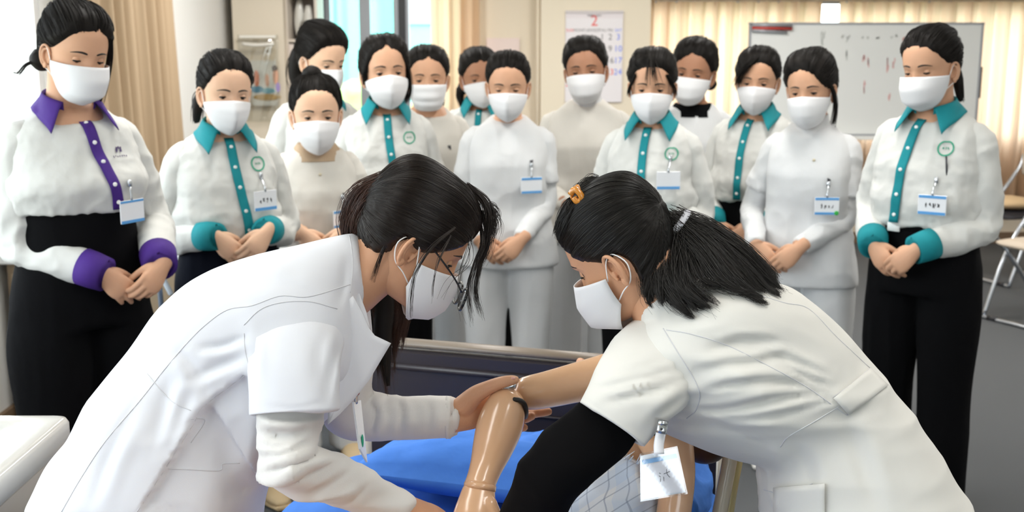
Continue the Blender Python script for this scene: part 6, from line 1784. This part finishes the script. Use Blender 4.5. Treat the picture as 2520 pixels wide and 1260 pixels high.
gR = [[(1660, 545, 1.785), (1740, 566, 1.78), (1835, 620, 1.77), (1900, 675, 1.765), (1938, 716, 1.76)],
      [(1660, 552, 1.78), (1745, 585, 1.765), (1830, 645, 1.75), (1890, 705, 1.74), (1925, 722, 1.735)],
      [(1660, 556, 1.775), (1740, 605, 1.75), (1800, 670, 1.73), (1850, 720, 1.715), (1890, 738, 1.71)],
      [(1660, 560, 1.775), (1725, 620, 1.745), (1775, 685, 1.72), (1820, 725, 1.705), (1870, 738, 1.70)],
      [(1660, 565, 1.775), (1700, 640, 1.735), (1725, 690, 1.71), (1760, 700, 1.70), (1790, 705, 1.695)],
      [(1658, 568, 1.775), (1675, 640, 1.74), (1690, 700, 1.71), (1725, 740, 1.69), (1768, 772, 1.68)],
      [(1656, 570, 1.78), (1645, 645, 1.74), (1652, 705, 1.71), (1690, 745, 1.69), (1725, 770, 1.68)],
      [(1652, 570, 1.79), (1615, 640, 1.745), (1592, 690, 1.725), (1580, 730, 1.715), (1600, 760, 1.71)]]
Ps = np.vstack([guide_clumps(gR[:4], 46, 120, jit=.0055, w0=.007, w1=.0007, seed=18, short=.42), guide_clumps(gR[5:], 34, 110, jit=.0055, w0=.007, w1=.0007, seed=20, short=.42), guide_clumps(gR[3:6], 4, 70, jit=.004, seed=21), guide_strands(gR, 120, jit=.008, seed=19, spread=.8)])
flatP = Ps.reshape(-1, 3); res_ = []
for p in flatP:
    h = BR.find_nearest(Vector(p), .12)
    if h[0] is not None:
        c_, n_ = A(h[0]), A(h[1])
        if (p - c_) @ n_ < .003: p = c_ + n_ * (.003 + random.random() * .004)
    res_.append(p)
Ps = A(res_).reshape(Ps.shape)
strands('loose_strands', Ps, np.linspace(.00045, .00012, 22), M_HAIR, tl, rb)
rp('hair_tie', xf(tube([[math.cos(a) * .028, math.sin(a) * .028, 0] for a in np.linspace(0, 2 * PI, 25)], .0058, n=10, res=1), np.stack([nrm(np.cross(nrm(W(1720, 600, 1.77) - W(1650, 548, 1.785)), FWD)), FWD, nrm(W(1720, 600, 1.77) - W(1650, 548, 1.785))], 1), W(1663, 558, 1.782)), mat('tie_grey', '#c9cad2', rough=.8), tl)
# twisted forelock and orange clip
fl_ = [[(1420, 480, 1.76), (1395, 505, 1.75), (1380, 540, 1.755), (1372, 580, 1.765)], [(1430, 485, 1.745), (1410, 515, 1.735), (1395, 550, 1.74), (1380, 590, 1.755)]]
strands('forelock', guide_strands(fl_, 520, jit=.004, seed=5), np.linspace(.0005, .0002, 22), M_HAIR, hr_, rb)
fl2 = [[(1470, 440, 1.78), (1440, 450, 1.77), (1420, 478, 1.76)], [(1500, 450, 1.755), (1465, 462, 1.745), (1428, 486, 1.745)]]
strands('forelock', guide_strands(fl2, 480, jit=.005, seed=6), np.linspace(.0005, .0002, 22), M_HAIR, hr_, rb)
M_CLIP = mat('clip_orange', '#c9822c', rough=.25, spec=.6, coat=.5)
ck = rp('hair_clip', [tube([W(1404, 478, 1.735), W(1414, 466, 1.73), W(1428, 478, 1.728), W(1432, 492, 1.73), W(1420, 496, 1.732), W(1412, 486, 1.733)], .005, n=8, res=4), tube([W(1416, 462, 1.733), W(1422, 458, 1.735), W(1426, 470, 1.733)], .003, n=6)], M_CLIP)
for i in range(4): rp('clip_tooth', [tube([W(1406 + i * 7, 484 + i * 3, 1.736), W(1408 + i * 7, 494 + i * 3, 1.745)], [.0022, .0012], n=6, res=1)], M_CLIP, ck)
# hanging badge
b0, b1, b2, b3 = W(1576, 1122, 1.66), W(1664, 1104, 1.665), W(1687, 1212, 1.66), W(1578, 1230, 1.655)
Gb = A([[b0 * (1 - u) * (1 - v) + b1 * u * (1 - v) + b3 * (1 - u) * v + b2 * u * v for u in np.linspace(0, 1, 9)] for v in np.linspace(0, 1, 9)])
nB = nrm(np.cross(b1 - b0, b3 - b0)); nB = nB if nB @ FWD < 0 else -nB
bd = rp('name_badge', grid_shell(Gb, .0016 if np.cross(Gb[0, -1] - Gb[0, 0], Gb[-1, 0] - Gb[0, 0]) @ FWD < 0 else -.0016), M_CARD, smooth=False)
def onb(u, v, o=.0014): return b0 * (1 - u) * (1 - v) + b1 * u * (1 - v) + b3 * (1 - u) * v + b2 * u * v + nB * o
def quad(u0, v0, u1, v1, o): return loft([[onb(u, v, o) for u in np.linspace(u0, u1, 9)] for v in np.linspace(v0, v1, 9)], caps=False, closed=False)
rp('badge_stripe', quad(.03, .10, .97, .20, .0030), M_BLUE, bd, smooth=False)
rp('paper_insert', quad(.03, .20, .97, .96, .0026), mat('paper_card', '#eceaf0', rough=.5), bd, smooth=False)
rp('badge_window', grid_shell(A([[onb(u, v, .0040) for u in np.linspace(-.03, 1.03, 9)] for v in np.linspace(-.06, 1.03, 9)]), .0004), M_CLEAR, bd, smooth=False)
def stroke(pts, w=.0008):
    P = crom(A([onb(u, v, .0031) for u, v in pts]), 8 if len(pts) > 2 else 2); d = nrm(np.gradient(P, axis=0)); s_ = np.cross(d, nB) * w / 2
    return loft(np.stack([P + s_, P - s_], 1), caps=False, closed=False)
rp('badge_writing', [stroke([(.56, .50), (.72, .47)]), stroke([(.645, .40), (.645, .52), (.70, .60)]), stroke([(.44, .52), (.48, .56)]), stroke([(.45, .46), (.49, .48)]), stroke([(.55, .56), (.545, .66)]), stroke([(.47, .58), (.46, .66)])], M_INK, bd, smooth=False)
rp('badge_strap', [tube([W(1622, 1118, 1.658), W(1621, 1098, 1.66), W(1624, 1078, 1.662), W(1628, 1060, 1.665)], .0042, n=8, res=3, up=FWD, r2=.0075), ], mat('strap_white', '#e6e6ea', rough=.4), bd)
rp('badge_clip', [tube([W(1627, 1066, 1.655), W(1630, 1052, 1.655), W(1632, 1036, 1.66)], .004, n=10, res=2, up=FWD, r2=.008), tube([W(1620, 1040, 1.655), W(1642, 1043, 1.655)], .004, n=10, res=1)], M_METAL, bd)
rp('clip_rivet', ell(W(1628, 1056, 1.650), .002, .002, .002, 10, 8), M_FRAMEK, bd)
